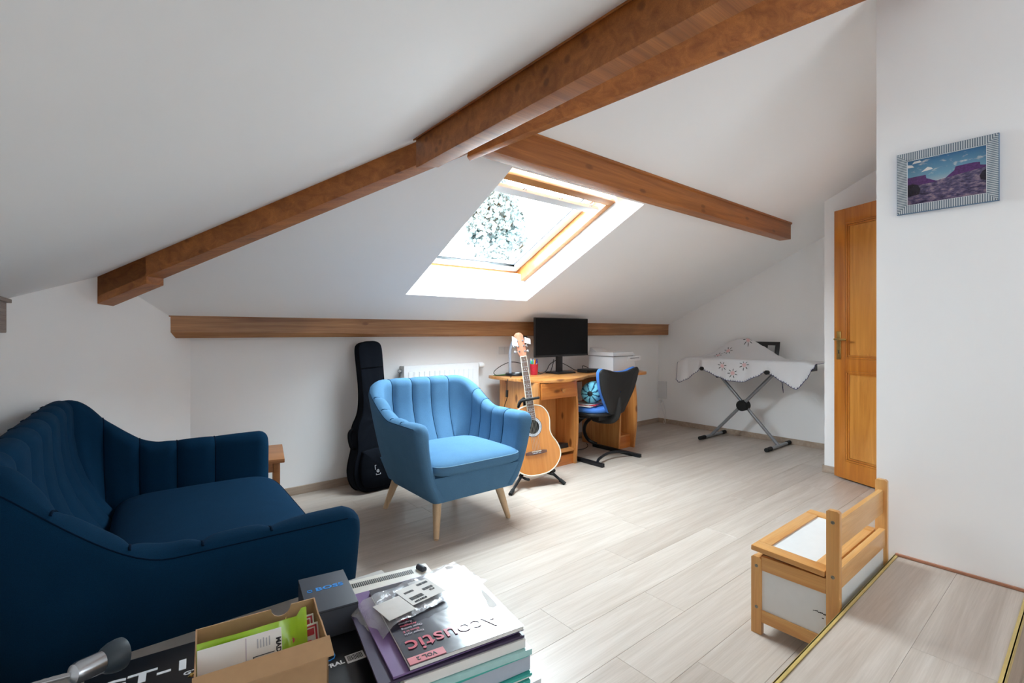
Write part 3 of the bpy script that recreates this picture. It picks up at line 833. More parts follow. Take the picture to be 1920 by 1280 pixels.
for z, w, d in ((0.40, 0.027, 0.045), (0.47, 0.0265, 0.028), (0.52, 0.026, 0.022), (NUT, 0.0215, 0.019)):
    rows.append([(w * math.cos(a), -0.004 + d * math.sin(a), z) for a in (PI * j / 10 for j in range(11))] + [(-w, -0.006, z), (w, -0.006, z)])
neck.grid(rows, True)
part('neck', neck, M['mahogany'], gu, local=True)
fb = MB()
A = [(-0.0275, -0.012, 0.395), (0.0275, -0.012, 0.395), (0.0275, -0.004, 0.395), (-0.0275, -0.004, 0.395)]
B = [(-0.0218, -0.012, NUT), (0.0218, -0.012, NUT), (0.0218, -0.004, NUT), (-0.0218, -0.004, NUT)]
fbo = part('fretboard', fb.hexa(A, B), M['rosewood'], gu, local=True)
for sgn in (-1, 1):
    part('fretboard_binding', MB().hexa([(sgn * 0.0275, -0.0125, 0.395), (sgn * 0.0305, -0.0125, 0.395), (sgn * 0.0305, -0.003, 0.395), (sgn * 0.0275, -0.003, 0.395)],
         [(sgn * 0.0215, -0.0125, NUT), (sgn * 0.0245, -0.0125, NUT), (sgn * 0.0245, -0.003, NUT), (sgn * 0.0215, -0.003, NUT)]), M['binding'], fbo, local=True)
scale = NUT - 0.168; nf = 0
for i in range(1, 20):
    z = NUT - scale * (1 - 2 ** (-i / 12))
    if z < 0.40: break
    w = lerp(0.0218, 0.0275, (NUT - z) / (NUT - 0.395))
    part('fret', MB().box(-w, w, -0.0136, -0.0118, z - 0.0013, z + 0.0013), M['pearl'], fbo, local=True)
    if i in (1, 3, 5, 7, 9, 10, 12, 15, 17):
        zz = (z + NUT - scale * (1 - 2 ** (-(i - 1) / 12))) / 2
        for x in ((-0.008, 0.008) if i in (3, 5, 7, 12, 15) else (0,)):
            part('inlay', MB().box(x - 0.0035, x + 0.0035, -0.0126, -0.0118, zz - 0.004, zz + 0.004), M['pearl'], fbo, local=True)
part('nut', MB().box(-0.0235, 0.0235, -0.0145, -0.003, NUT, NUT + 0.006), M['binding'], gu, local=True)
hp_ = outline([(0.022, 0.0), (0.033, 0.03), (0.035, 0.10), (0.0335, 0.155), (0.034, 0.168), (0.018, 0.186), (0.0, 0.189)], 4)
hl = [(x, z) for x, z in hp_] + [(-x, z) for x, z in reversed(hp_[:-1])]
HT = Matrix.Translation((0, -0.004, NUT + 0.004)) @ Matrix.Rotation(R(-11), 4, 'X')
hs = part('headstock', MB().prism(hl, -0.001, 0.015, 'y', 0.0015, HT), M['mahogany'], gu, local=True)
for i in range(3):
    for sgn in (-1, 1):
        z = 0.04 + 0.042 * i
        part('tuning_peg', MB().tube([(sgn * 0.022, -0.008, z), (sgn * 0.022, 0.004, z)], 0.0045, 10, T=HT).tube([(sgn * 0.022, -0.002, z), (sgn * 0.022, -0.001, z)], 0.0075, 10, T=HT)
             .tube([(sgn * 0.030, 0.008, z), (sgn * 0.046, 0.008, z)], 0.003, 8, T=HT).ball((sgn * 0.052, 0.008, z), 0.0105, 10, HT, (1, 0.55, 1)), M['chrome'], hs, local=True)
for i in range(6):
    x = -0.017 + 0.0068 * i; xb = -0.03 + 0.012 * i
    part('string', MB().tube([(xb, -0.0175, 0.169), (x, -0.0155, NUT + 0.003)], 0.00075 if i > 2 else 0.001, 5), M['string'], gu, local=True)
tagc = part('paper_tag', MB().hexa([(-0.075, -0.02, 0.09), (-0.032, -0.016, 0.075), (-0.026, -0.010, 0.135), (-0.062, -0.016, 0.16)], [(-0.075, -0.018, 0.09), (-0.032, -0.014, 0.075), (-0.026, -0.008, 0.135), (-0.062, -0.014, 0.16)], T=HT), M['paper'], gu, local=True)
part('paper_tag', MB().hexa([(0.03, -0.014, 0.10), (0.072, -0.02, 0.085), (0.078, -0.02, 0.125), (0.04, -0.012, 0.145)], [(0.03, -0.012, 0.10), (0.072, -0.018, 0.085), (0.078, -0.018, 0.125), (0.04, -0.010, 0.145)], T=HT), M['paper'], gu, local=True)

# stand of the guitar: forked legs, upright with a neck yoke, two padded hooks under the body
st_ = thing('guitar_stand', 'black tubular stand holding up the amber acoustic guitar', 'stand', (2.50, 2.72, 0))
G = lambda x, y, z: GT @ Vector((x, y, z))
hub = Vector((2.46, 2.76, 0.16))
for foot in ((2.10, 2.588, 0.012), (2.549, 2.524, 0.012), (2.715, 2.805, 0.012)):
    l = part('leg', MB().tube([hub, Vector(hub).lerp(Vector(foot), 0.12) + Vector((0, 0, 0.012)), foot], [0.012, 0.012, 0.010], 10), M['blackmetal'], st_)
    d = (Vector(foot) - hub).normalized()
    part('rubber_foot', MB().tube([Vector(foot) - d * 0.035, Vector(foot) + d * 0.012], 0.0145, 10), M['rubber'], l)
yk = G(0, 0.09, 0.56)
part('upright', MB().tube([hub - Vector((0, 0, 0.04)), Vector(hub).lerp(yk, 0.4) + Vector((0.02, 0.05, 0)), yk], 0.011, 10), M['blackmetal'], st_)
yo = MB().tube(catmull([G(-0.07, 0.055, 0.50), G(-0.064, 0.01, 0.535), G(-0.05, -0.022, 0.545), G(0.0, -0.026, 0.547), G(0.075, -0.022, 0.55)], 5), 0.0095, 10)
yo.tube(catmull([G(0, 0.09, 0.56), G(-0.045, 0.08, 0.535), G(-0.07, 0.055, 0.50)], 4), 0.0095, 10)
part('neck_yoke', yo, M['rubber'], st_)
for sx in (-0.10, 0.10):
    part('cradle_arm', MB().tube([hub, G(sx, 0.13, -0.005), G(sx, 0.02, -0.013), G(sx, -0.035, -0.012)], 0.010, 10), M['rubber'], st_)

# ------------------------------------------------------------------ black guitar bag leaning on the wall
bg_p = [(0.0, 0.0), (0.10, 0.004), (0.165, 0.035), (0.195, 0.10), (0.198, 0.17), (0.180, 0.24), (0.160, 0.30), (0.155, 0.36), (0.152, 0.42), (0.135, 0.48), (0.105, 0.54), (0.090, 0.62), (0.086, 0.75), (0.088, 0.90), (0.088, 1.00), (0.075, 1.04), (0.04, 1.056), (0.0, 1.058)]
bh = outline(bg_p, 4); bl = bh + [(-x, z) for x, z in reversed(bh[1:-1])]
BT = Matrix.Translation((1.47, 3.255, 0.003)) @ Matrix.Rotation(R(4), 4, 'Z') @ Matrix.Rotation(R(-2.0), 4, 'Y') @ Matrix.Rotation(R(-7.0), 4, 'X')
gb = thing('guitar_bag', 'black padded guitar bag leaning on the wall behind the armchair', 'guitar bag', M4=BT)
def thick_(z): return lerp(0.135, 0.075, smooth((z - 0.3) / 0.5))
rows = []
for k, f in ((0.02, -0.02), (0.5, -0.012), (0.9, -0.004), (0.985, 0.03), (1.0, 0.12), (1.0, 0.88), (0.985, 0.97), (0.9, 1.0), (0.02, 1.0)):
    row = []
    for x, z in bl:
        zz = 0.5 + (z - 0.5) * (k if k > 0.6 else k); xx = x * k
        if k > 0.8: zz = lerp(0.5, z, 1 - (1 - k) * 0.3)
        wob = 0.004 * noise.noise((x * 14, z * 11, 2.0)) if k < 0.99 else 0
        row.append((xx, f * thick_(zz) + wob, zz))
    rows.append(row)
part('bag_body', MB().grid(rows, True), M['bag'], gb, local=True, angle=50)
for f in (0.12, 0.88):
    part('piping', MB().tube([(x * 1.003, f * thick_(z), z) for x, z in bl], 0.005, 8, closed=True), M['bagside'], gb, local=True)
pk = outline([(0.0, 0.03), (0.10, 0.035), (0.15, 0.06), (0.165, 0.12), (0.16, 0.20), (0.14, 0.27), (0.125, 0.295), (0.0, 0.30)], 4)
pl = pk + [(-x, z) for x, z in reversed(pk[1:-1])]
b = MB(); rows = []
for k, y in ((1.0, 0.0), (0.995, -0.022), (0.95, -0.03), (0.5, -0.034), (0.03, -0.034)):
    rows.append([(x * k, y + 0.003 * noise.noise((x * 20, z * 15, 0)), 0.165 + (z - 0.165) * k) for x, z in pl])
pocket = part('pocket', b.grid(rows, True), M['bag'], gb, local=True, angle=50)
part('zip', MB().tube([(x * 1.0, -0.012, z) for x, z in pl if True], 0.004, 6, closed=True), M['bagside'], pocket, local=True)
# the printed mark low on the pocket: a bracket, an L and a scribbled emblem
mk = lambda x, z: Tm((x, -0.0365, z), R(90))
em = MB()
for a_, b_, c_, d_ in ((-0.016, -0.013, 0.155, 0.185), (-0.016, -0.004, 0.183, 0.186), (-0.012, 0.024, 0.117, 0.120), (-0.012, -0.009, 0.117, 0.128), (0.021, 0.024, 0.117, 0.128)):
    em.box(a_, b_, -0.0385, -0.0365, c_, d_)
for i in range(7):
    a0 = i * 0.9
    em.tube([(0.004 + 0.010 * math.cos(a0), -0.0375, 0.145 + 0.010 * math.sin(a0)), (0.005 + 0.012 * math.cos(a0 + 2.2), -0.0375, 0.142 + 0.012 * math.sin(a0 + 2.2))], 0.0012, 5)
em.bm.transform(Matrix.Translation((-0.05, 0, 0)))
em_o = part('emblem', em, M['whitetext'], pocket, local=True)
hs_ = MB().tube(catmull([(-0.150, 0.05, 0.31), (-0.183, 0.05, 0.325), (-0.195, 0.05, 0.38), (-0.190, 0.05, 0.43), (-0.160, 0.05, 0.455)], 5), 0.010, 10)
part('carry_handle', hs_, M['bagside'], gb, local=True)
part('seam', MB().tube([(-0.084, -0.003, 0.87), (0.0, -0.006, 0.872), (0.084, -0.003, 0.87)], 0.003, 6), M['bagside'], gb, local=True)
# ------------------------------------------------------------------ pine desk
dk = thing('desk', 'honey pine desk with curved top, one drawer and two pedestals', 'desk', (3.28, 3.1, 0))
TOPZ = 0.738
top_pts = catmull([(2.56, 3.47, 0), (2.535, 3.36, 0), (2.555, 3.05, 0), (2.62, 2.87, 0), (2.75, 2.80, 0), (2.92, 2.785, 0), (3.10, 2.84, 0), (3.28, 2.93, 0), (3.46, 2.95, 0), (3.62, 2.90, 0), (3.76, 2.82, 0), (3.92, 2.80, 0), (4.03, 2.86, 0), (4.10, 3.02, 0), (4.13, 3.28, 0), (4.12, 3.46, 0)], 6)
part('desktop', MB().prism([(p.x, p.y) for p in top_pts], TOPZ - 0.026, TOPZ, 'z', 0.008), M['pine_x'], dk)
def side(u0, u1, vf, vb, zt, bulge=0.03):
    """upright panel with a bowed front edge"""
    pts = [(vb, 0.0), (vb, zt)] + [(vf + 0.02 - bulge * math.sin(PI * t) + 0.012 * t * 0, z) for z, t in ((lerp(zt, 0, i / 12), i / 12) for i in range(13))]
    return MB().prism(pts, u0, u1, 'x', 0.002)
zt = TOPZ - 0.026
part('pedestal_side', side(2.600, 2.622, 2.845, 3.36, zt, 0.015), M['pine'], dk)
part('pedestal_side', side(3.028, 3.050, 2.845, 3.36, zt, 0.024), M['pine'], dk)
part('pedestal_back', MB().box(2.622, 3.028, 3.10, 3.112, 0.06, zt), M['pine'], dk)
dr = part('drawer', MB().box(2.626, 3.030, 2.842, 2.862, 0.578, 0.706, 0.004), M['pine_orange'], dk)
part('knob', MB().lathe([(0.007, 0), (0.007, 0.012), (0.016, 0.018), (0.0185, 0.027), (0.013, 0.035), (0.0, 0.037)], 20, Tm((2.845, 2.842, 0.642), R(90))), M['pine_x'], dr)
part('drawer_box', MB().box(2.64, 3.015, 2.862, 3.09, 0.59, 0.70), M['pine'], dk)
part('shelf', MB().box(2.622, 3.028, 2.875, 3.10, 0.112, 0.132, 0.002), M['pine_x'], dk)
part('plinth', MB().box(2.622, 3.028, 2.885, 2.905, 0.0, 0.085, 0.002), M['pine_orange'], dk)
part('pedestal_side', side(3.700, 3.722, 2.915, 3.40, zt, 0.015), M['pine'], dk)
part('pedestal_side', side(3.892, 3.914, 2.885, 3.40, zt, 0.03), M['pine'], dk)
part('plinth', MB().box(3.722, 3.892, 2.945, 2.965, 0.0, 0.11, 0.002), M['pine_orange'], dk)
part('shelf', MB().box(3.722, 3.892, 2.95, 3.38, 0.105, 0.125, 0.002), M['pine_x'], dk)
part('pedestal_back', MB().box(3.722, 3.892, 3.37, 3.382, 0.12, zt), M['pine'], dk)
part('modesty_rail', MB().box(3.05, 3.70, 3.37, 3.388, 0.62, zt), M['pine_x'], dk)
# black folded thing on the low shelf of the drawer pedestal
single('pouch', MB().hexa([(-0.09, -0.05, 0), (0.09, -0.05, 0), (0.09, 0.05, 0), (-0.09, 0.05, 0)], [(-0.08, -0.03, 0.03), (0.085, -0.045, 0.038), (0.08, 0.04, 0.03), (-0.085, 0.045, 0.022)], 0.006), M['black'],
       'flat black pouch lying on the low shelf of the desk pedestal', 'pouch', (2.92, 2.97, 0.1328))

# ------------------------------------------------------------------ on the desk
def onto(u, v): return (u, v, TOPZ)
mo = thing('monitor', 'large black flat monitor standing on the pine desk', 'monitor', onto(3.22, 3.20), R(1.5))
Z0 = 0.895 - TOPZ; Z1 = 1.252 - TOPZ
part('casing', MB().box(-0.355, 0.355, 0.0, 0.022, Z0, Z1, 0.004).box(-0.2, 0.2, 0.02, 0.05, Z0 + 0.08, Z1 - 0.08, 0.01), M['black'], mo, local=True)
part('screen', MB().box(-0.349, 0.349, -0.0025, 0.002, Z0 + 0.018, Z1 - 0.007), M['screen'], mo, local=True)
part('bezel', MB().box(-0.353, 0.353, -0.003, 0.002, Z0 + 0.002, Z0 + 0.017, 0.001), M['black'], mo, local=True)
part('stand_neck', MB().box(-0.035, 0.035, 0.035, 0.062, 0.01, 0.30, 0.006), M['black'], mo, local=True)
part('stand_base', MB().prism([(-0.13, -0.06), (0.10, -0.07), (0.13, 0.13), (-0.10, 0.13)], 0.0, 0.014, 'z', 0.003), M['black'], mo, local=True)

bx = thing('media_box', 'small flat black box beside the monitor foot', 'box', onto(3.49, 3.13), R(3))
part('case', MB().box(-0.09, 0.09, -0.06, 0.06, 0.002, 0.034, 0.005), M['black'], bx, local=True)
part('front_strip', MB().box(-0.085, 0.085, -0.0615, -0.059, 0.008, 0.022), M['screen'], bx, local=True)

pr = thing('printer', 'white desktop printer with its paper tray raised', 'printer', onto(3.84, 3.10), 0)
part('body', MB().box(-0.20, 0.14, -0.15, 0.16, 0.004, 0.150, 0.008), M['whiteplastic'], pr, local=True)
part('scanner_lid', MB().box(-0.204, 0.10, -0.155, 0.165, 0.153, 0.190, 0.007), M['whiteplastic'], pr, local=True)
part('paper_feed', MB().hexa([(-0.19, 0.05, 0.185), (-0.01, 0.05, 0.185), (-0.01, 0.16, 0.185), (-0.19, 0.16, 0.185)], [(-0.195, 0.135, 0.232), (-0.03, 0.135, 0.232), (-0.03, 0.142, 0.232), (-0.195, 0.142, 0.232)]), M['whiteplastic'], pr, local=True)
part('output_tray', MB().box(0.02, 0.22, -0.158, 0.10, 0.10, 0.148, 0.008), M['whiteplastic'], pr, local=True)
part('output_cover', MB().box(0.10, 0.20, -0.10, 0.12, 0.150, 0.172, 0.006), M['whiteplastic'], pr, local=True)
part('slot', MB().box(0.05, 0.19, -0.1605, -0.156, 0.126, 0.131), M['greygap'], pr, local=True)
part('seam_line', MB().box(-0.2045, 0.101, -0.1555, 0.1655, 0.1495, 0.1535), M['greygap'], pr, local=True)
part('sheet', MB().box(-0.17, -0.03, -0.06, 0.14, 0.190, 0.193), M['paper'], pr, local=True)

lp = thing('desk_lamp', 'grey gooseneck desk lamp on a round black base', 'lamp', onto(2.735, 3.315))
part('base', MB().lathe([(0.085, 0), (0.086, 0.012), (0.078, 0.022), (0.0, 0.024)], 32), M['blackmetal'], lp, local=True)
gp = catmull([(-0.045, 0.01, 0.02), (-0.047, 0.01, 0.12), (-0.045, 0.01, 0.21), (-0.032, 0.005, 0.27), (-0.005, -0.005, 0.318), (0.03, -0.02, 0.345)], 6)
part('gooseneck', MB().tube(gp, 0.0135, 12), plain('grey_gooseneck_rubber', srgb(150, 158, 172), 0.5), lp, local=True)
part('head', MB().lathe([(0.018, 0), (0.026, 0.02), (0.034, 0.065), (0.036, 0.08), (0.030, 0.082), (0, 0.05)], 24, Tm((0.02, -0.015, 0.335), 0, R(105), R(-20))), M['black'], lp, local=True)
part('switch', MB().box(-0.03, 0.01, -0.055, -0.035, 0.022, 0.030, 0.003), M['whiteplastic'], lp, local=True)
tag(part('lamp_cord', MB().tube(catmull([(2.93, 3.44, TOPZ + 0.09), (2.80, 3.44, TOPZ + 0.11), (2.68, 3.43, TOPZ + 0.085), (2.585, 3.42, TOPZ + 0.035), (2.57, 3.37, TOPZ + 0.006), (2.62, 3.30, TOPZ + 0.005), (2.60, 3.20, TOPZ + 0.004), (2.535, 3.17, TOPZ - 0.02), (2.545, 3.19, TOPZ - 0.10), (2.555, 3.20, TOPZ - 0.17), (2.54, 3.24, TOPZ - 0.30), (2.55, 3.27, TOPZ - 0.5), (2.56, 3.30, 0.02)], 7), 0.0032, 8), M['cable']),
    'thin black lamp cord hanging over the left end of the desk', 'cord')
SWI = part('cord_switch', MB().box(-0.009, 0.009, -0.009, 0.009, -0.03, 0.03, 0.005, Tm((2.55, 3.195, TOPZ - 0.135), R(4))), M['cable'], bpy.data.objects['lamp_cord'])
single('ruler', MB().box(-0.14, 0.14, -0.018, 0.018, 0.001, 0.006, 0.001), M['green'], 'flat green plastic ruler lying on the desk behind the lamp base', 'ruler', onto(2.705, 3.40), R(6))

cu = thing('pencil_cup', 'red pencil cup full of coloured pens on the desk', 'cup', onto(2.90, 3.245))
part('cup', MB().lathe([(0.031, 0.0), (0.033, 0.003), (0.038, 0.095), (0.0395, 0.098), (0.036, 0.098), (0.031, 0.008), (0, 0.008)], 28), plain('crimson_cup', srgb(186, 36, 62), 0.4, var=0.12, scale=90), cu, local=True)
pens = [('turquoise', (40, 170, 190)), ('green', (60, 170, 80)), ('orange', (236, 150, 40)), ('dark blue', (40, 60, 150)), ('purple', (120, 70, 170)), ('red', (200, 40, 50)), ('pale blue', (150, 180, 225)), ('white', (230, 230, 235))]
for i, (nm, cc) in enumerate(pens):
    a = 2 * PI * i / len(pens) + 2.6
    T = Matrix.Translation(Vector(onto(2.90, 3.245)) + Vector((0.016 * math.cos(a), 0.016 * math.sin(a), 0.010))) @ Matrix.Rotation(R(7), 4, Vector((-math.sin(a), math.cos(a), 0)))
    p = thing('pen', nm + ' felt pen standing in the red pencil cup', 'pen', group='pens in the pencil cup', M4=T)
    Lp = 0.118 + 0.006 * ((i * 5) % 4)
    mt = plain('pen_' + nm.replace(' ', '_'), srgb(*cc), 0.35)
    part('barrel', MB().tube([(0, 0, 0), (0, 0, Lp * 0.72)], 0.0045, 10), M['whiteplastic'] if i % 3 == 0 else mt, p, local=True)
    part('cap', MB().lathe([(0.0056, Lp * 0.70), (0.0056, Lp - 0.006), (0.004, Lp), (0, Lp)], 12), mt, p, local=True)
for nm, lab, pts in (
    ('monitor_cable', 'black cable drooping from the monitor neck to the left', [(3.19, 3.262, TOPZ + 0.12), (3.10, 3.25, TOPZ + 0.085), (3.03, 3.22, TOPZ + 0.035), (2.99, 3.25, TOPZ + 0.006), (2.97, 3.27, TOPZ + 0.02), (2.955, 3.30, TOPZ + 0.04)]),
    ('monitor_cable', 'black cable looping from the monitor neck down to the black box', [(3.25, 3.262, TOPZ + 0.10), (3.34, 3.25, TOPZ + 0.06), (3.40, 3.22, TOPZ + 0.022), (3.44, 3.20, TOPZ + 0.012)]),
    ('monitor_cable', 'thin black cable hanging straight behind the monitor neck', [(3.17, 3.268, TOPZ + 0.13), (3.155, 3.27, TOPZ + 0.07), (3.14, 3.285, TOPZ + 0.005)]),
    ('printer_cable', 'black cable running along the desk from the black box to the printer', [(3.50, 3.20, TOPZ + 0.02), (3.53, 3.24, TOPZ + 0.05), (3.60, 3.27, TOPZ + 0.045), (3.655, 3.26, TOPZ + 0.02)]),
    ('floor_cable', 'black cable trailing on the floor under the desk knee space', [(3.10, 3.365, 0.60), (3.11, 3.36, 0.40), (3.16, 3.34, 0.22), (3.22, 3.30, 0.06), (3.28, 3.24, 0.008), (3.42, 3.16, 0.005), (3.56, 3.20, 0.005), (3.66, 3.3, 0.005)])):
    tag(part(nm, MB().tube(catmull(pts, 6), 0.0034, 8), M['cable']), lab, 'cable')

# ------------------------------------------------------------------ office chair (faces the desk), cantilever frame
oc = thing('office_chair', 'blue and black cantilever office chair drawn up to the desk', 'chair', (3.38, 2.88, 0))
for u in (3.12, 3.625):
    part('floor_bar', MB().box(u - 0.017, u + 0.017, 2.63, 3.18, 0.0, 0.032, 0.006), M['blackmetal'], oc)
cr = MB()
cr.tube(catmull([(3.12, 2.70, 0.022), (3.20, 2.735, 0.045), (3.38, 2.77, 0.058), (3.54, 2.735, 0.045), (3.625, 2.70, 0.022)], 6), 0.012, 10)
part('cross_tube', cr, M['blackmetal'], oc)
for u, uo in ((3.12, 3.30), (3.625, 3.45)):
    ar = MB().tube(catmull([(u, 3.14, 0.03), (lerp(u, uo, 0.3), 3.20, 0.07), (lerp(u, uo, 0.7), 3.19, 0.16), (uo, 3.12, 0.26), (uo, 3.02, 0.34), (uo, 2.95, 0.37)], 6), 0.0165, 12)
    part('cantilever_arm', ar, M['blackmetal'], oc)
part('mechanism', MB().box(3.26, 3.50, 2.80, 3.08, 0.345, 0.385, 0.01), M['blackshell'], oc)
def pad(cu_, cv, w, d, z0, z1, e=0.4, T=None, n=36, ev=0.7, dip=0.0):
    rows = []
    for i in range(13):
        ph = -PI / 2 + PI * i / 12; rows.append([])
        for j in range(n):
            a = 2 * PI * j / n
            s_ = lambda v, k: math.copysign(abs(v) ** k, v)
            x = w * s_(math.cos(ph), 0.35) * s_(math.cos(a), e); y = d * s_(math.cos(ph), 0.35) * s_(math.sin(a), e)
            z = (z0 + z1) / 2 + (z1 - z0) / 2 * s_(math.sin(ph), ev) - dip * (1 - (x / w) ** 2) * (1 - (y / d) ** 2)
            rows[-1].append((cu_ + x, cv + y, z))
    return MB().grid(rows, True, T)
part('seat_shell', pad(3.38, 2.97, 0.235, 0.225, 0.378, 0.425, 0.55), M['blackshell'], oc, angle=60)
part('seat', pad(3.38, 2.975, 0.23, 0.22, 0.405, 0.468, 0.55, dip=0.008), M['bluefab'], oc, angle=60)
# backrest: broad at the top with a dip between two rounded shoulders, narrow at the foot
bo = [(0.0, 0.0), (0.085, 0.004), (0.12, 0.05), (0.165, 0.12), (0.215, 0.20), (0.245, 0.28), (0.262, 0.35), (0.262, 0.385), (0.235, 0.405), (0.17, 0.398), (0.09, 0.380), (0.0, 0.374)]
bo = outline(bo, 5); bpl = bo + [(-x, z) for x, z in reversed(bo[1:-1])]
def backpad(y0, y1, k, soft):
    rows = []
    for kk, y in ((0.03, y0), (0.6, y0), (1 - soft, y0 + (y1 - y0) * 0.10), (1.0, y0 + (y1 - y0) * 0.45), (1.0, y0 + (y1 - y0) * 0.6), (1 - soft, y0 + (y1 - y0) * 0.92), (0.6, y1), (0.03, y1)):
        rows.append([(x * k * kk, y + 0.25 * (x * k * kk) ** 2, 0.20 + (z - 0.20) * k * kk) for x, z in bpl])
    return MB().grid(rows, True)
BKT = Matrix.Translation((3.40, 2.715, 0.405)) @ Matrix.Rotation(R(8), 4, 'X')
b1 = backpad(-0.012, 0.018, 1.0, 0.03); b1.bm.transform(BKT)
part('back_shell', b1, M['blackshell'], oc, angle=60)
b2 = backpad(0.012, 0.062, 0.985, 0.06); b2.bm.transform(BKT)
part('backrest', b2, M['bluefab'], oc, angle=60)
part('back_spine', MB().tube(catmull([(3.40, 2.735, 0.56), (3.40, 2.725, 0.45), (3.395, 2.755, 0.375), (3.385, 2.86, 0.355), (3.38, 2.96, 0.36)], 6), 0.034, 12, sq=1.6), M['blackshell'], oc)
part('lever', MB().tube([(3.27, 2.90, 0.365), (3.14, 2.93, 0.365)], 0.006, 8), M['blackmetal'], oc)

bl_ = thing('bolster_cushion', 'round turquoise bolster cushion with dark leaf pattern on the office chair', 'cushion', (3.345, 2.945, 0.487 + 0.092), R(-58))
m = NT('turquoise_leaf_fabric'); tc = m.n('ShaderNodeTexCoord'); sx_ = m.n('ShaderNodeSeparateXYZ'); m.l(tc.outputs['Object'], sx_.inputs[0])
at = m.n('ShaderNodeMath', operation='ARCTAN2'); m.l(sx_.outputs['Z'], at.inputs[0]); m.l(sx_.outputs['X'], at.inputs[1])
ml = m.n('ShaderNodeMath', operation='MULTIPLY'); ml.inputs[1].default_value = 9.0; m.l(at.outputs[0], ml.inputs[0])
nz = m.noise(tc.outputs['Object'], 18, 2); ad = m.n('ShaderNodeMath', operation='ADD'); m.l(ml.outputs[0], ad.inputs[0])
m2 = m.n('ShaderNodeMath', operation='MULTIPLY'); m2.inputs[1].default_value = 7.0; m.l(nz, m2.inputs[0]); m.l(m2.outputs[0], ad.inputs[1])
sn = m.n('ShaderNodeMath', operation='SINE'); m.l(ad.outputs[0], sn.inputs[0])
m.color(m.ramp(sn.outputs[0], [(0.0, srgb(120, 196, 214)), (0.72, srgb(84, 160, 188)), (0.86, srgb(24, 58, 84))])); m.set(Roughness=0.85)
part('cover', MB().lathe([(0.02, -0.142), (0.055, -0.14), (0.08, -0.125), (0.092, -0.08), (0.094, 0.0), (0.092, 0.08), (0.08, 0.125), (0.055, 0.14), (0.02, 0.142)], 32, Tm((0, 0, 0), R(90))), m.m, bl_, local=True, angle=60)
part('end_button', MB().lathe([(0.024, -0.004), (0.024, 0.003), (0.016, 0.007), (0, 0.008)], 20, Tm((0, -0.14, 0), R(90))), M['black'], bl_, local=True)
for i, (nm, lab, mt, w, d, a, h) in enumerate((('magazine', 'grey-covered magazine lying lowest on the blue office chair seat', 'paper', 0.15, 0.11, 12, 0.008), ('magazine', 'magazine with a dark red cover edge under the turquoise bolster', 'red', 0.14, 0.105, 25, 0.006), ('sheet_of_paper', 'loose white sheet sticking out over the chair seat magazines', 'paper', 0.145, 0.10, 4, 0.003))):
    z = 0.468 + sum((0.008, 0.006, 0.003)[:i]) + 0.0005 * i
    single(nm, MB().box(-w, w, -d, d, 0, h, 0.001), M[mt], lab, 'paper' if 'sheet' in nm else 'magazine', (3.30 + 0.01 * i, 2.96, z), R(a))

# ------------------------------------------------------------------ keyboard on its X stand, under an embroidered cloth
ks = thing('keyboard_stand', 'grey steel X-shaped keyboard stand with black end caps', 'stand', (4.95, 2.337, 0))
for v in (2.672, 2.006):
    fb_ = part('floor_bar', MB().tube([(4.72, v, 0.018), (5.215, v, 0.018)], 0.0165, 12), M['steel'], ks)
    for u0, u1 in ((4.695, 4.80), (5.15, 5.225)):
        part('end_cap', MB().tube([(u0, v, 0.0195), (u1, v, 0.0195)], 0.0195, 12), M['rubber'], fb_)
for du, (va, vb) in ((-0.016, (2.672, 2.02)), (0.016, (2.006, 2.66))):
    part('cross_leg', MB().tube([(4.95 + du, va, 0.022), (4.95 + du, vb, 0.735)], 0.0165, 12, sq=0.85), M['steel'], ks)
part('pivot_disc', MB().lathe([(0.048, -0.05), (0.054, -0.044), (0.054, -0.02), (0.054, 0.044), (0.048, 0.05)], 28, Tm((4.95, 2.338, 0.375), 0, R(90))), M['rubber'], ks)
for v in (2.665, 2.015):
    sb = part('support_bar', MB().tube([(4.74, v, 0.742), (5.16, v, 0.742)], 0.015, 12), M['steel'], ks)
    part('end_cap', MB().tube([(4.715, v, 0.742), (4.80, v, 0.742)], 0.020, 12), M['rubber'], sb)
part('lock_knob', MB().tube([(4.93, 2.59, 0.655), (4.89, 2.59, 0.655)], 0.012, 10), M['rubber'], ks)

kb = thing('keyboard', 'black electric keyboard hidden under the embroidered white cloth', 'keyboard', (4.94, 2.31, 0.757), R(90))
part('keyboard_case', MB().box(-0.60, 0.56, -0.15, 0.16, 0.0, 0.085, 0.008), M['black'], kb, local=True)
rest = MB().box(-0.255, 0.20, 0.0, 0.012, 0.0, 0.028).box(-0.255, 0.20, 0.0, 0.012, 0.150, 0.185, 0.002).box(-0.255, -0.215, 0.0, 0.012, 0.0, 0.185, 0.002).box(0.16, 0.20, 0.0, 0.012, 0, 0.185).box(-0.14, -0.06, 0.0, 0.012, 0.02, 0.17)
rest.bm.transform(Tm((0, -0.145, 0.085), R(14)))
part('music_rest', rest, M['black'], kb, local=True)

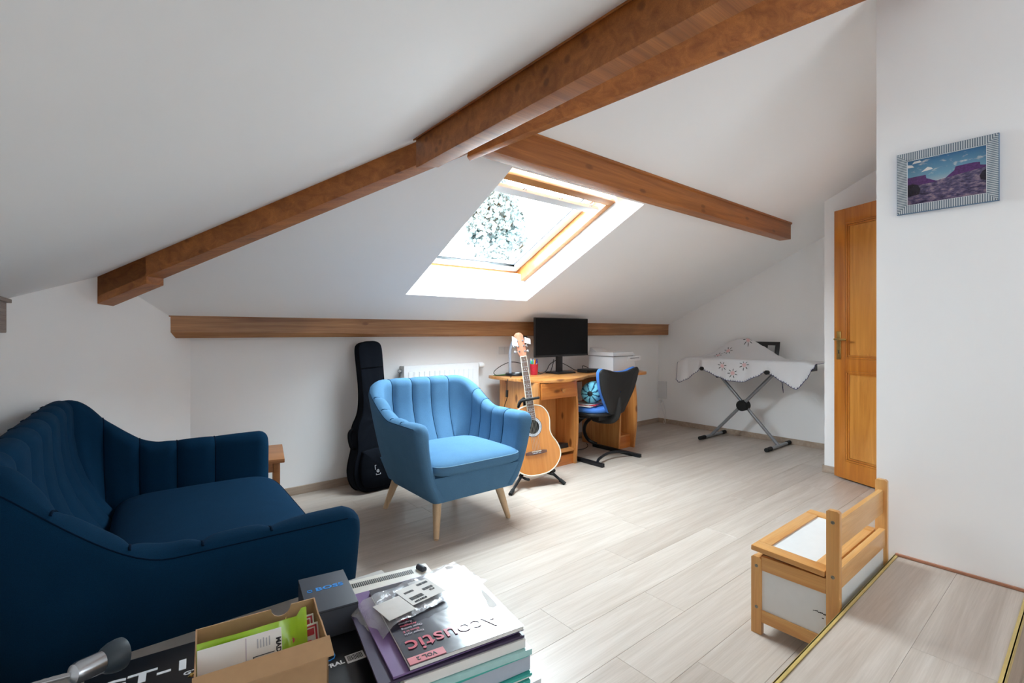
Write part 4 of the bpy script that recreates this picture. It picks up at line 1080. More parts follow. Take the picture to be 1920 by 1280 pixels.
# cloth: a draped sheet, built column by column along the keyboard (v), each column a profile from front hem to back edge
CW = (4.94, 2.31, 0.757)
cl = thing('tablecloth', 'white cloth embroidered with pink flowers draped over the keyboard', 'tablecloth', CW)
def keyed(tab, v):
    tab = sorted(tab)
    if v <= tab[0][0]: return tab[0][1]
    for (a, x), (b, y) in zip(tab, tab[1:]):
        if v <= b:
            t = (v - a) / (b - a); return lerp(x, y, t * t * (3 - 2 * t) * 0.5 + t * 0.5)
    return tab[-1][1]
HEM = [(1.63, .80), (1.68, .70), (1.765, .605), (1.88, .665), (1.98, .72), (2.03, .752), (2.10, .70), (2.25, .632), (2.38, .636), (2.50, .665), (2.62, .715), (2.68, .752), (2.73, .70), (2.85, .615), (2.93, .575), (2.97, .60)]
RIDGE = [(1.60, .846), (1.9, .852), (1.98, .858), (2.05, .885), (2.12, .925), (2.2, .972), (2.3, 1.022), (2.38, 1.052), (2.45, 1.05), (2.55, 1.02), (2.64, .965), (2.74, .885), (2.85, .85), (2.97, .80)]
TOP = [(1.61, .835), (1.70, .849), (2.87, .849), (2.92, .83), (2.98, .79)]
def prof(v):
    hem, rg, tp = keyed(HEM, v), keyed(RIDGE, v), keyed(TOP, v)
    wav = 0.010 * math.sin(v * 23) + 0.006 * math.sin(v * 51 + 1)
    fold = 0.006 * noise.noise((v * 6, 0.3, 2.2))
    d = tp - hem
    P = [(4.748 + wav * min(1, d / 0.2) - 0.01, hem), (4.752 + wav * 0.6, lerp(hem, tp, 0.45)), (4.758 + wav * 0.25, lerp(hem, tp, 0.85)), (4.768, tp - 0.004), (4.79, tp + 0.003), (4.86, tp + 0.003 + fold), (4.95, lerp(tp, rg, 0.03) + 0.004 + fold), (5.02, lerp(tp, rg, 0.28) + 0.004), (5.055 + 0.12 * max(0, rg - tp), lerp(tp, rg, 0.75) + 0.004), (5.066 + 0.21 * max(0, rg - tp), rg + 0.004)]
    if v > 2.38: P.append((5.115 + 0.19 * max(0, rg - tp), rg - 0.02)); P.append((5.14 + 0.1 * max(0, rg - tp), lerp(rg, tp, 0.4) - 0.03))
    else: P.append((5.07 + 0.215 * max(0, rg - tp), rg + 0.0035)); P.append((5.074 + 0.215 * max(0, rg - tp), rg + 0.003))
    return [Vector((u, v, z)) for u, z in P]
def S(v, b):
    P = prof(v); x = b * (len(P) - 1); i = min(int(x), len(P) - 2)
    p0, p1, p2, p3 = P[max(i - 1, 0)], P[i], P[i + 1], P[min(i + 2, len(P) - 1)]; t = x - i
    return 0.5 * ((2 * p1) + (p2 - p0) * t + (2 * p0 - 5 * p1 + 4 * p2 - p3) * t * t + (3 * p1 - p0 - 3 * p2 + p3) * t ** 3)
vs_ = [lerp(1.62, 2.97, i / 120) for i in range(121)]
rows = [[S(v, b / 44) for b in range(45)] for v in vs_]
# the two side ends fall as gathered corners
cloth_m = plain('white_linen', srgb(222, 222, 224), 0.85, var=0.015, bump=0.1, scale=600)
part('sheet', MB().grid(rows), cloth_m, cl, angle=70)
back = []
for i in range(15):
    t = i / 14; row = []
    for j in range(13):
        w = j / 12; v0 = lerp(1.78, 2.14, w); z0 = 0.835
        vt = lerp(v0, 2.03, t); zz = lerp(z0, 0.515 + 0.34 * abs(w - 0.68) ** 1.1, t)
        row.append((5.125 + 0.012 * math.sin(w * 9 + t * 2), vt, zz))
    back.append(row)
part('back_corner', MB().grid(back), cloth_m, cl, angle=70)
navy = plain('navy_hem_thread', srgb(44, 42, 96), 0.8)
hemp = [S(v, 0) - Vector((0.001, 0, 0)) for v in vs_]
hm = MB().tube(hemp, 0.0022, 6)
for i in range(0, 121, 2):
    p = hemp[i]; hm.box(p.x - 0.0035, p.x - 0.001, p.y - 0.0016, p.y + 0.0016, p.z, p.z + 0.013)
edge = [Vector(p) for p in (back[14])]
for p in edge[::1]: hm.box(p[0] - 0.004, p[0] - 0.001, p[1] - 0.002, p[1] + 0.002, p[2], p[2] + 0.013)
hm.tube([p - Vector((0.002, 0, 0)) for p in edge], 0.0022, 6)
le = [S(2.97, b / 20) for b in range(9)]
hm.tube([p + Vector((0, 0.001, 0)) for p in le], 0.0022, 6)
re_ = [S(1.62, b / 20) for b in range(20)]
hm.tube([p - Vector((0.001, 0.001, 0)) for p in re_], 0.0022, 6)
h_ = part('hem_stitch', hm, navy, cl); h_['kind'] = 'stuff'
pinkth = plain('pink_embroidery', srgb(226, 188, 190), 0.8); leafth = plain('dark_green_embroidery', srgb(62, 70, 66), 0.8)
def on_cloth(v, b, dv, dz):
    """point dv metres sideways and dz metres up the cloth from (v, b)"""
    e = 0.01; L = (S(v, min(1, b + e)) - S(v, max(0, b - e))).length / (2 * e)
    bb = min(0.98, max(0.01, b + dz / max(L, 0.05)))
    p = S(v + dv, bb); a = S(v + dv + 0.004, bb) - p; c = S(v + dv, min(1, bb + 0.01)) - p
    n = a.cross(c).normalized()
    if n.x > 0 and n.z < 0.3: n = -n
    if n.z < -0.3: n = -n
    return p + n * 0.0022
def blob(mb, v, b, cx0, cz0, a, l, w, n=8):
    pts = []
    for j in range(n):
        t = 2 * PI * j / n; x, y = l * math.cos(t), w * math.sin(t)
        pts.append(on_cloth(v, b, cx0 + x * math.cos(a) - y * math.sin(a), cz0 + x * math.sin(a) + y * math.cos(a)))
    mb.faces(pts, [tuple(range(n))])
for (v, b) in ((2.46, 0.13), (2.35, 0.075), (2.24, 0.16), (2.63, 0.60), (2.54, 0.66), (2.36, 0.79)):
    f = MB(); lf = MB()
    for k in range(6):
        a = k * PI / 3 + v; blob(f, v, b, 0.013 * math.cos(a), 0.013 * math.sin(a), a, 0.011, 0.0075)
    blob(f, v, b, 0, 0, 0, 0.007, 0.007)
    for k in range(7):
        a = k * 2 * PI / 7 + v * 3; blob(lf, v, b, 0.036 * math.cos(a), 0.036 * math.sin(a), a, 0.015, 0.0038)
    fo = part('flower', f, pinkth, cl); part('leaves', lf, leafth, fo)
# ------------------------------------------------------------------ picture on the wall
PX = PU - 0.001
pc = thing('picture_frame', 'framed desert landscape photograph in a blue and white striped frame', 'picture', (PX, 0.392, 1.7185), R(-90))
# local x runs towards the viewer's right (-v), y into the wall, z up
hw_, hh_ = 0.1465, 0.1205
bw = 0.0305
m = NT('striped_frame_paint'); tc = m.n('ShaderNodeTexCoord'); sp = m.n('ShaderNodeSeparateXYZ'); m.l(tc.outputs['Object'], sp.inputs[0])
def stripes(axis):
    mu = m.n('ShaderNodeMath', operation='MULTIPLY'); mu.inputs[1].default_value = 150.0; m.l(sp.outputs[axis], mu.inputs[0])
    fr2 = m.n('ShaderNodeMath', operation='FRACT'); m.l(mu.outputs[0], fr2.inputs[0]); return fr2.outputs[0]
def absn(o, sub):
    a = m.n('ShaderNodeMath', operation='ABSOLUTE'); m.l(o, a.inputs[0])
    s_ = m.n('ShaderNodeMath', operation='SUBTRACT'); m.l(a.outputs[0], s_.inputs[0]); s_.inputs[1].default_value = sub; return s_.outputs[0]
gt = m.n('ShaderNodeMath', operation='GREATER_THAN'); m.l(absn(sp.outputs['X'], hw_ - bw), gt.inputs[0]); m.l(absn(sp.outputs['Z'], hh_ - bw), gt.inputs[1])
mxs = m.mix(gt.outputs[0], (0, 0, 0, 1), (1, 1, 1, 1))
sel = m.n('ShaderNodeMix'); m.l(gt.outputs[0], sel.inputs[0]); m.l(stripes('X'), sel.inputs[2]); m.l(stripes('Z'), sel.inputs[3])
m.color(m.ramp(sel.outputs[0], [(0.40, srgb(206, 212, 214)), (0.52, srgb(96, 112, 126))])); m.set(Roughness=0.45)
for nm, b in (('frame_rail', [(-hw_, hh_), (hw_, hh_), (hw_ - bw, hh_ - bw), (-hw_ + bw, hh_ - bw)]), ('frame_rail', [(-hw_, -hh_), (hw_, -hh_), (hw_ - bw, -hh_ + bw), (-hw_ + bw, -hh_ + bw)]),
              ('frame_rail', [(-hw_, -hh_), (-hw_, hh_), (-hw_ + bw, hh_ - bw), (-hw_ + bw, -hh_ + bw)]), ('frame_rail', [(hw_, -hh_), (hw_, hh_), (hw_ - bw, hh_ - bw), (hw_ - bw, -hh_ + bw)])):
    part(nm, MB().prism(b, -0.016, 0.0, 'y', 0.0012), m.m, pc, local=True)
bl2 = plain('blue_frame_edge', srgb(70, 112, 150), 0.4)
part('frame_edge', MB().box(-hw_ - 0.0015, hw_ + 0.0015, -0.012, 0.0, hh_ - 0.0005, hh_ + 0.0015).box(-hw_ - 0.0015, hw_ + 0.0015, -0.012, 0.0, -hh_ - 0.0015, -hh_ + 0.0005).box(-hw_ - 0.0015, -hw_ + 0.0005, -0.012, 0, -hh_, hh_).box(hw_ - 0.0005, hw_ + 0.0015, -0.012, 0, -hh_, hh_), bl2, pc, local=True)
iw, ih = hw_ - bw, hh_ - bw
sl = MB()
for a, b_, c, d in ((-iw, iw, -ih, -ih + 0.002), (-iw, iw, ih - 0.002, ih), (-iw, -iw + 0.002, -ih, ih), (iw - 0.002, iw, -ih, ih)): sl.box(a, b_, -0.0105, -0.006, c, d)
part('inner_slip', sl, M['whiteplastic'], pc, local=True)
# the print: sky with clouds, two mesas, scrub; flat shapes on one sheet
m = NT('printed_sky'); tc = m.n('ShaderNodeTexCoord'); sp = m.n('ShaderNodeSeparateXYZ'); m.l(tc.outputs['Object'], sp.inputs[0])
mr = m.n('ShaderNodeMapRange'); mr.inputs[1].default_value = -0.02; mr.inputs[2].default_value = ih; m.l(sp.outputs['Z'], mr.inputs[0])
sky = m.ramp(mr.outputs[0], [(0.0, srgb(176, 188, 194)), (0.35, srgb(110, 156, 180)), (1.0, srgb(48, 104, 146))])
mp_ = m.coords((14, 1, 34)); cf = m.noise(mp_, 1.6, 4, 0.6)
m.color(m.mix(m.ramp(cf, [(0.56, (0, 0, 0, 1)), (0.68, (0.8, 0.8, 0.8, 1))]), sky, srgb(214, 212, 208))); m.set(Roughness=0.15)
part('print', MB().box(-iw, iw, -0.006, -0.004, -ih, ih), m.m, pc, local=True)
m = NT('printed_scrub'); v_ = m.coords((26, 1, 60)); f_ = m.noise(v_, 1.5, 6, 0.65)
m.color(m.ramp(f_, [(0.34, srgb(40, 36, 58)), (0.50, srgb(88, 80, 112)), (0.62, srgb(140, 122, 138)), (0.76, srgb(186, 166, 164))])); m.set(Roughness=0.15)
gp = [(-iw, -ih), (iw, -ih), (iw, 0.012), (0.045, 0.006), (0.0, -0.004), (-0.03, -0.008), (-0.06, -0.012), (-iw, -0.006)]
part('print_ground', MB().prism([(x, z) for x, z in gp], -0.0066, -0.006, 'y'), m.m, pc, local=True)
mesa = plain('printed_mesa', srgb(84, 48, 104), 0.15, var=0.35, scale=140)
ms = MB().prism([(-iw, -0.014), (-0.022, -0.011), (-0.048, 0.004), (-0.056, 0.008), (-0.058, 0.022), (-0.075, 0.022), (-iw, 0.021)], -0.0072, -0.0064, 'y')
ms.prism([(0.002, -0.004), (iw, 0.010), (iw, 0.016), (0.098, 0.021), (0.097, 0.031), (0.08, 0.034), (0.05, 0.033), (0.03, 0.032), (0.026, 0.018), (0.012, 0.006)], -0.0072, -0.0064, 'y')
part('print_mesa', ms, mesa, pc, local=True)
bush = plain('printed_bush', srgb(34, 28, 44), 0.15, var=0.3, scale=150)
part('print_bush', MB().prism([(-iw, -0.055), (-0.078, -0.05), (-0.074, -0.03), (-0.083, -0.012), (-0.098, -0.006), (-iw, -0.008)], -0.0076, -0.0066, 'y').prism([(iw, -0.04), (0.1, -0.035), (0.096, -0.02), (0.104, -0.004), (iw, 0.002)], -0.0076, -0.0066, 'y'), bush, pc, local=True)
part('print_cloud', MB().prism([(-0.072, 0.036), (-0.036, 0.040), (-0.040, 0.046), (-0.052, 0.052), (-0.062, 0.044)], -0.0066, -0.006, 'y').prism([(-iw, 0.062), (-0.093, 0.060), (-0.10, 0.070), (-iw, 0.074)], -0.0066, -0.006, 'y').prism([(-0.10, 0.074), (-0.07, 0.076), (-0.076, 0.084), (-0.094, 0.083)], -0.0066, -0.006, 'y'), plain('printed_cloud', srgb(222, 220, 216), 0.15), pc, local=True)

# ------------------------------------------------------------------ child's bench with toy chest, its back to the landing
bn = thing('toy_bench', 'small wooden chest bench with white panels, lid ajar, against the landing', 'bench', (2.13, 0.70, 0))
UL, UR, VB, VF = 1.845, 2.412, 0.555, 0.843
scr = lambda par, u, v, z: part('screw', MB().lathe([(0.006, -0.001), (0.006, 0.0015), (0.0035, 0.002), (0.003, 0.0005), (0, 0.0005)], 12, Tm((u, v, z), 0, R(-90))), M['screw'], par)
def post(u, v0, v1, z1):
    return MB().prism([(v0, 0.0), (v1, 0.0), (v1, z1 - 0.006), (v1 - 0.007, z1), (v0 + 0.007, z1), (v0, z1 - 0.006)], u, u + 0.022, 'x', 0.002)
for u, sgn in ((UL, 0), (UR - 0.022, 1)):
    p = part('back_post', post(u, VB, VB + 0.040, 0.526), M['beech'], bn)
    if not sgn:
        for z in (0.487, 0.305): scr(p, u, VB + 0.020, z)
    p = part('front_post', post(u, VF - 0.037, VF, 0.286), M['beech'], bn)
    if not sgn:
        for z in (0.252, 0.10): scr(p, u, VF - 0.020, z)
    part('side_rail', MB().box(u + 0.001, u + 0.021, VB + 0.040, VF - 0.037, 0.240, 0.292, 0.003), M['beech_y'], bn)
    part('side_rail', MB().box(u + 0.001, u + 0.021, VB + 0.040, VF - 0.037, 0.048, 0.092, 0.003), M['beech_y'], bn)
    part('side_panel', MB().box(u + 0.008, u + 0.014, VB + 0.038, VF - 0.035, 0.09, 0.242), M['whiteboard'], bn)
sc_ = MB()
for k in range(9):
    y = 0.632 - 0.0052 * k; w = rng.uniform(0.0012, 0.0022)
    sc_.box(UL + 0.0070, UL + 0.0082, y, y + 0.0045, 0.166 + 0.0012 * (k % 3) - 0.001 * k * 0.3, 0.166 + 0.0012 * (k % 3) + w)
sc_.box(UL + 0.007, UL + 0.0082, 0.604, 0.609, 0.150, 0.1525)
part('scratch_mark', sc_, M['blacktext'], bn)
part('backrest_rail', MB().box(UL + 0.022, UR - 0.022, VB + 0.012, VB + 0.030, 0.392, 0.486, 0.006), M['beech_x'], bn)
part('back_rail', MB().box(UL + 0.022, UR - 0.022, VB + 0.004, VB + 0.026, 0.262, 0.332, 0.006), M['beech_x'], bn)
part('back_panel', MB().box(UL + 0.020, UR - 0.020, VB + 0.012, VB + 0.018, 0.05, 0.264), M['whiteboard'], bn)
part('front_rail', MB().box(UL + 0.022, UR - 0.022, VF - 0.028, VF - 0.008, 0.240, 0.286, 0.003), M['beech_x'], bn)
part('front_rail', MB().box(UL + 0.022, UR - 0.022, VF - 0.028, VF - 0.008, 0.048, 0.092, 0.003), M['beech_x'], bn)
part('front_panel', MB().box(UL + 0.020, UR - 0.020, VF - 0.021, VF - 0.015, 0.09, 0.242), M['whiteboard'], bn)
part('chest_floor', MB().box(UL + 0.020, UR - 0.020, VB + 0.018, VF - 0.021, 0.06, 0.07), M['whiteboard'], bn)
LT = Matrix.Translation((0, 0.598, 0.298)) @ Matrix.Rotation(R(2.2), 4, 'X')
lu0, lu1, ld = UL - 0.006, UR + 0.004, 0.243
lid = part('lid', MB().box(lu0, lu0 + 0.058, 0, ld, 0, 0.019, 0.004, LT), M['beech_y'], bn)
part('lid_rail', MB().box(lu1 - 0.058, lu1, 0, ld, 0, 0.019, 0.004, LT), M['beech_y'], lid)
part('lid_rail', MB().box(lu0 + 0.058, lu1 - 0.058, 0, 0.045, 0, 0.019, 0.003, LT), M['beech_x'], lid)
part('lid_rail', MB().box(lu0 + 0.058, lu1 - 0.058, ld - 0.048, ld, 0, 0.019, 0.003, LT), M['beech_x'], lid)
part('lid_panel', MB().box(lu0 + 0.054, lu1 - 0.054, 0.042, ld - 0.045, 0.005, 0.0135, 0, LT), M['whiteboard'], lid)

# ------------------------------------------------------------------ low table by the near sofa arm and what stands on it
TZ = 0.42
lt = thing('low_table', 'low grey-topped table against the near sofa arm', 'table', (0.1, 1.03, 0))
part('tabletop', MB().box(-0.42, 0.605, 0.70, 1.352, TZ - 0.03, TZ, 0.003), M['tabletop'], lt)
for x in (-0.39, 0.565):
    for y in (0.725, 1.32): part('leg', MB().box(x - 0.022, x + 0.022, y - 0.022, y + 0.022, 0, TZ - 0.029, 0.003), M['tabletop'], lt)

# large black product box
def quad_T(p0, ang, z): return Matrix.Translation((p0[0], p0[1], z)) @ Matrix.Rotation(ang, 4, 'Z')
BA = R(-6)
BT_ = quad_T((0.385, 0.795), BA, TZ + 0.0005)      # near right corner; x to the left is negative
bb = thing('product_box', 'large flat glossy black box with white lettering under the cardboard box', 'box', M4=BT_)
BW, BD, BH = 0.465, 0.335, 0.078
part('carton', MB().box(-BW, 0, 0, BD, 0, BH, 0.0015), M['blackcard'], bb, local=True)
part('lid_flap', MB().box(-0.016, -0.012, 0.004, BD - 0.02, BH - 0.001, BH + 0.0018, 0.0005).box(-0.004, 0.0008, 0.0, BD - 0.012, BH - 0.02, BH + 0.0016, 0.0005), M['greybox'], bb, local=True)
part('dark_slot', MB().box(-0.012, -0.004, 0.0, BD - 0.02, BH, BH + 0.0006), M['black'], bb, local=True)
blue_line = MB().tube([(-0.075, 0.30, BH + 0.0006), (-0.075, 0.135, BH + 0.0006), (-0.078, 0.128, BH + 0.0006), (-0.086, 0.125, BH + 0.0006), (-0.20, 0.125, BH + 0.0006)], 0.0012, 6)
part('blue_outline', blue_line, M['bluetext'], bb, local=True)
part('print_line', MB().tube([(-0.10, 0.22, BH + 0.0005), (-0.098, 0.17, BH + 0.0005), (-0.094, 0.135, BH + 0.0005)], 0.0009, 5), M['whitetext'], bb, local=True)
part('white_patch', MB().box(-0.085, -0.062, 0.245, 0.262, BH, BH + 0.0006, 0.0002), M['whitetext'], bb, local=True)
part('blue_patch', MB().lathe([(0.010, 0), (0.010, 0.0006), (0, 0.0006)], 16, Tm((-0.068, 0.285, BH)) @ Matrix.Diagonal((1, .45, 1, 1))), M['bluetext'], bb, local=True)
bc = MB().box(-0.060, -0.026, 0.098, 0.122, BH, BH + 0.0006)
bco = part('barcode_label', bc, M['whitetext'], bb, local=True)
bars = MB(); x = -0.057
while x < -0.03:
    w = rng.choice((0.0006, 0.001, 0.0014)); bars.box(x, x + w, 0.103, 0.119, BH + 0.0005, BH + 0.0010); x += w + rng.choice((0.0008, 0.0012))
part('bars', bars, M['blacktext'], bco, local=True)
write('lettering', 'TONE CENTRAL', 0.015, M['whitetext'], bb, Tm((-0.064, 0.108, BH + 0.0006)), 0.0004, 'RIGHT')
write('lettering', 'GT-1', 0.043, M['whitetext'], bb, Matrix.Translation((-0.302, 0.262, BH + 0.0006)), 0.0014, 'RIGHT', sx=1.6)
write('lettering', 'GUITAR\nEFFECTS PROCESSOR', 0.0135, M['whitetext'], bb, Tm((-0.292, 0.272, BH + 0.0006)), 0.0003, 'LEFT')
write('lettering', 'GT-1 EFFECTS', 0.0135, M['whitetext'], bb, Tm((-0.318, 0.232, BH + 0.0006)), 0.0003, 'LEFT', sx=1.3)

# small dark grey box with blue lettering
bs = thing('effect_pedal_box', 'small dark grey box with blue lettering, behind the cardboard box', 'box', M4=Matrix.Translation((0.3545, 1.072, TZ + BH + 0.003)) @ Matrix.Rotation(R(-9), 4, 'Z'))
part('carton', MB().box(-0.049, 0.049, -0.079, 0.079, 0, 0.058, 0.0012), M['greybox'], bs, local=True)
part('lid_seam', MB().box(-0.0494, 0.0494, -0.0794, 0.0794, 0.0535, 0.0545), M['black'], bs, local=True)
write('lettering', 'BOSS', 0.0195, M['bluetext'], bs, Tm((0.007, 0.012, 0.0583)), 0.00045, sx=1.3)
part('logo_mark', MB().box(-0.0385, -0.0285, 0.0065, 0.0085, 0.0579, 0.0586).box(-0.0385, -0.0285, 0.0155, 0.0175, 0.0579, 0.0586).box(-0.0385, -0.0365, 0.0065, 0.0175, 0.0579, 0.0586).box(-0.0305, -0.0285, 0.0065, 0.0175, 0.0579, 0.0586), M['bluetext'], bs, local=True)

# open cardboard box
CA = math.atan2(0.985 - 1.009, 0.298 - 0.109)
CBT = Matrix.Translation((0.195, 0.928, TZ + BH + 0.002)) @ Matrix.Rotation(CA, 4, 'Z')
cb = thing('cardboard_box', 'open brown cardboard box full of odds and ends on the black box', 'box', M4=CBT)
cw, cd, chh = 0.0975, 0.067, 0.100
part('box_floor', MB().box(-cw, cw, -cd, cd, 0, 0.002), M['kraft'], cb, local=True)
# back wall with a thumb notch
nt = [(-cw, 0), (cw, 0), (cw, chh)] + [(0.052 - 0.012 + 0.000 + 0.017 * math.cos(a) - 0.002, chh - 0.017 * math.sin(a)) for a in (PI * k / 8 for k in range(9))] + [(-cw, chh)]
part('back_wall', MB().prism(nt, cd - 0.0025, cd, 'y'), [M['kraft']], cb, local=True)
part('front_wall', MB().box(-cw, cw, -cd, -cd + 0.0025, 0, chh - 0.006), M['kraft'], cb, local=True)
part('front_flap', MB().hexa([(-cw - 0.002, -cd + 0.001, chh - 0.004), (cw + 0.002, -cd + 0.001, chh - 0.004), (cw + 0.002, -cd + 0.0005, chh - 0.0065), (-cw - 0.002, -cd + 0.0005, chh - 0.0065)],
     [(-cw - 0.002, -cd - 0.024, chh - 0.022), (cw + 0.004, -cd - 0.026, chh - 0.022), (cw + 0.004, -cd - 0.026, chh - 0.0245), (-cw - 0.002, -cd - 0.024, chh - 0.0245)]), M['kraft'], cb, local=True)
for sx, nmw in ((-1, 'side_wall'), (1, 'side_wall')):
    pts = [(-cd, 0), (cd, 0), (cd, chh), (cd - 0.006, chh + 0.001), (cd * 0.3, chh - 0.008), (-cd * 0.2, chh - 0.006), (-cd * 0.75, chh - 0.011), (-cd, chh - 0.006)]
    part(nmw, MB().prism(pts, sx * cw, sx * (cw - 0.0025), 'x'), M['kraft_in'], cb, local=True)
def inbox(x, y, z): return CBT @ Vector((x, y, z))
def inT(x, y, z, rx=0, ry=0, rz=0): return CBT @ Tm((x, y, z), R(rx), R(ry), R(rz))
o = thing('sachet', 'lime green shiny plastic packet with a white card in the cardboard box', 'packet', M4=inT(-0.012, -0.036, 0.006, -22))
rows = []
for i in range(22):
    x = lerp(-0.083, 0.085, i / 21)
    rows.append([(x, 0.004 * math.sin(x * 60 + k) + (0.006 if 0.05 < x < 0.07 else 0), lerp(0.0, 0.108 + (0.012 if x > 0.075 else 0) * 1.0, k / 6)) for k in range(7)])
rows2 = [[(p[0], p[1] + 0.004, p[2]) for p in r_] for r_ in rows]
bmf = MB().grid(rows + rows2[::-1])
part('film', bmf, M['lime'], o, local=True, angle=60)
cd_ = part('card', MB().box(-0.082, 0.042, -0.0105, -0.0085, 0.0, 0.100, 0.0005), M['paper'], o, local=True)
part('barcode_panel', MB().box(-0.002, 0.030, -0.0118, -0.0104, 0.060, 0.0615).box(-0.002, 0.030, -0.0118, -0.0104, 0.066, 0.0672).box(-0.0025, -0.001, -0.0118, -0.0104, 0.056, 0.0672), M['greybox'], cd_, local=True)
tx = MB()
for k in range(5): tx.box(0.004 + 0.0045 * k, 0.0058 + 0.0045 * k, -0.0112, -0.0104, 0.078, 0.092 - 0.0015 * (k % 2))
part('small_print', tx, plain('grey_print', srgb(176, 178, 184), 0.7), cd_, local=True)
write('lettering', 'MADE', 0.0105, M['blacktext'], cd_, Tm((0.0365, -0.0106, 0.072), R(90), R(90)), 0.0004)
part('flap_line', MB().box(-0.0135, -0.0120, -0.0112, -0.0104, 0.05, 0.098), plain('pale_grey_print', srgb(196, 186, 196), 0.6), cd_, local=True)
for i, (x, y, z, rx, rz, lab) in enumerate(((0.068, 0.010, 0.030, -28, 2, 'red and white card standing at the back right of the cardboard box'), (0.072, -0.016, 0.026, -24, 5, 'red and white card in front of its twin in the cardboard box'))):
    o = thing('playing_card', lab, 'card', M4=inT(x, y, z, rx, 0, rz))
    part('card', MB().box(-0.024, 0.024, -0.001, 0.001, 0, 0.062, 0.0004), M['paper'], o, local=True)
    pr_ = MB()
    for (a, b, c, d) in ((-0.021, 0.021, 0.056, 0.059), (-0.021, -0.018, 0.02, 0.059), (0.018, 0.021, 0.02, 0.059), (-0.016, -0.002, 0.046, 0.054), (0.004, 0.016, 0.044, 0.054), (-0.016, -0.008, 0.028, 0.042), (0.002, 0.010, 0.030, 0.036), (-0.015, 0.015, 0.0432, 0.0444)):
        pr_.box(a, b, -0.0016, -0.0008, c, d)
    part('red_print', pr_, M['red'], o, local=True)
o = thing('audio_jack', 'metal jack plug standing up in the cardboard box', 'plug', M4=inT(0.030, 0.030, 0.035, -20, 16, 0))
part('sleeve', MB().tube([(0, 0, -0.03), (0, 0, 0.03)], 0.0045, 12), M['chrome'], o, local=True)
part('tip', MB().lathe([(0.0032, 0.03), (0.0032, 0.046), (0.0022, 0.048), (0.0034, 0.051), (0.0008, 0.058), (0, 0.058)], 12), M['brass'], o, local=True)
o = thing('audio_jack', 'metal jack plug lying at the left end of the cardboard box', 'plug', M4=inT(-0.070, 0.010, 0.068, 0, 62, -20))
part('sleeve', MB().tube([(0, 0, -0.03), (0, 0, 0.02)], 0.0045, 12), M['chrome'], o, local=True)
part('tip', MB().lathe([(0.0032, 0.02), (0.0032, 0.034), (0.0022, 0.036), (0.0036, 0.039), (0.0008, 0.045), (0, 0.045)], 12, Matrix.Rotation(PI, 4, 'X')), M['brass'], o, local=True)
tag(part('coiled_cable', MB().tube(catmull([inbox(-0.05, 0.01, 0.05), inbox(-0.04, 0.03, 0.070), inbox(-0.015, 0.045, 0.078), (inbox(0.012, 0.035, 0.072)), inbox(0.015, 0.015, 0.058), inbox(-0.012, 0.005, 0.056), inbox(-0.035, 0.018, 0.064), inbox(-0.01, 0.04, 0.070), inbox(0.02, 0.03, 0.05)], 6), 0.0052, 8), M['cable']), 'coil of thick black cable inside the cardboard box', 'cable')
for i, (x, y, z, r_, lab) in enumerate(((0.000, 0.018, 0.074, 0.013, 'pearly brown pebble on the black cable in the cardboard box'), (-0.026, 0.006, 0.064, 0.011, 'dull olive pebble left of the pearly one in the cardboard box'))):
    single('pebble', MB().ball((0, 0, 0), r_, 14, None, (1.2, 0.9, 0.75)), plain('pebble_%s' % 'ab'[i], srgb(*((176, 156, 132), (132, 124, 84))[i]), 0.25, var=0.3, scale=60), lab, 'pebble', inbox(x, y, z), angle=60)

# ------------------------------------------------------------------ stack of music books and folders
ZT = 0.55
P1, P2, P3 = Vector((0.642, 0.997)), Vector((0.614, 0.716)), Vector((0.388, 0.752))
mang = math.atan2(P2.y - P3.y, P2.x - P3.x)
MW, MD = (P2 - P3).length, (P1 - P2).length
MT = Matrix.Translation((P3.x, P3.y, 0)) @ Matrix.Rotation(mang, 4, 'Z')     # x along the near edge, y away
def layer(name, lab, cat, mat, x0, x1, y0, y1, z0, z1, rot=0.0, wav=0.0, group=None):
    T = MT @ Matrix.Translation((MW / 2, MD / 2, z0)) @ Matrix.Rotation(R(rot), 4, 'Z')
    n = 14; t = z1 - z0
    top = []; bot = []
    for i in range(n + 1):
        x = lerp(x0, x1, i / n) - MW / 2; rt = []; rb = []
        for j in range(n + 1):
            y = lerp(y0, y1, j / n) - MD / 2
            w = wav * noise.noise((x * 14 + z0 * 90, y * 14, z0 * 40))
            rb.append((x, y, 0.0004)); rt.append((x, y, t - 0.0004 - abs(w)))
        top.append(rt); bot.append(rb)
    b = MB().grid(top); b.grid(bot)
    ring = [(0, j) for j in range(n + 1)] + [(i, n) for i in range(1, n + 1)] + [(n, j) for j in range(n - 1, -1, -1)] + [(i, 0) for i in range(n - 1, 0, -1)]
    b.grid([[top[i][j] for i, j in ring], [bot[i][j] for i, j in ring]], True)
    return single(name, b, mat, lab, cat, None, group=group, M4=T)
z = TZ + 0.001
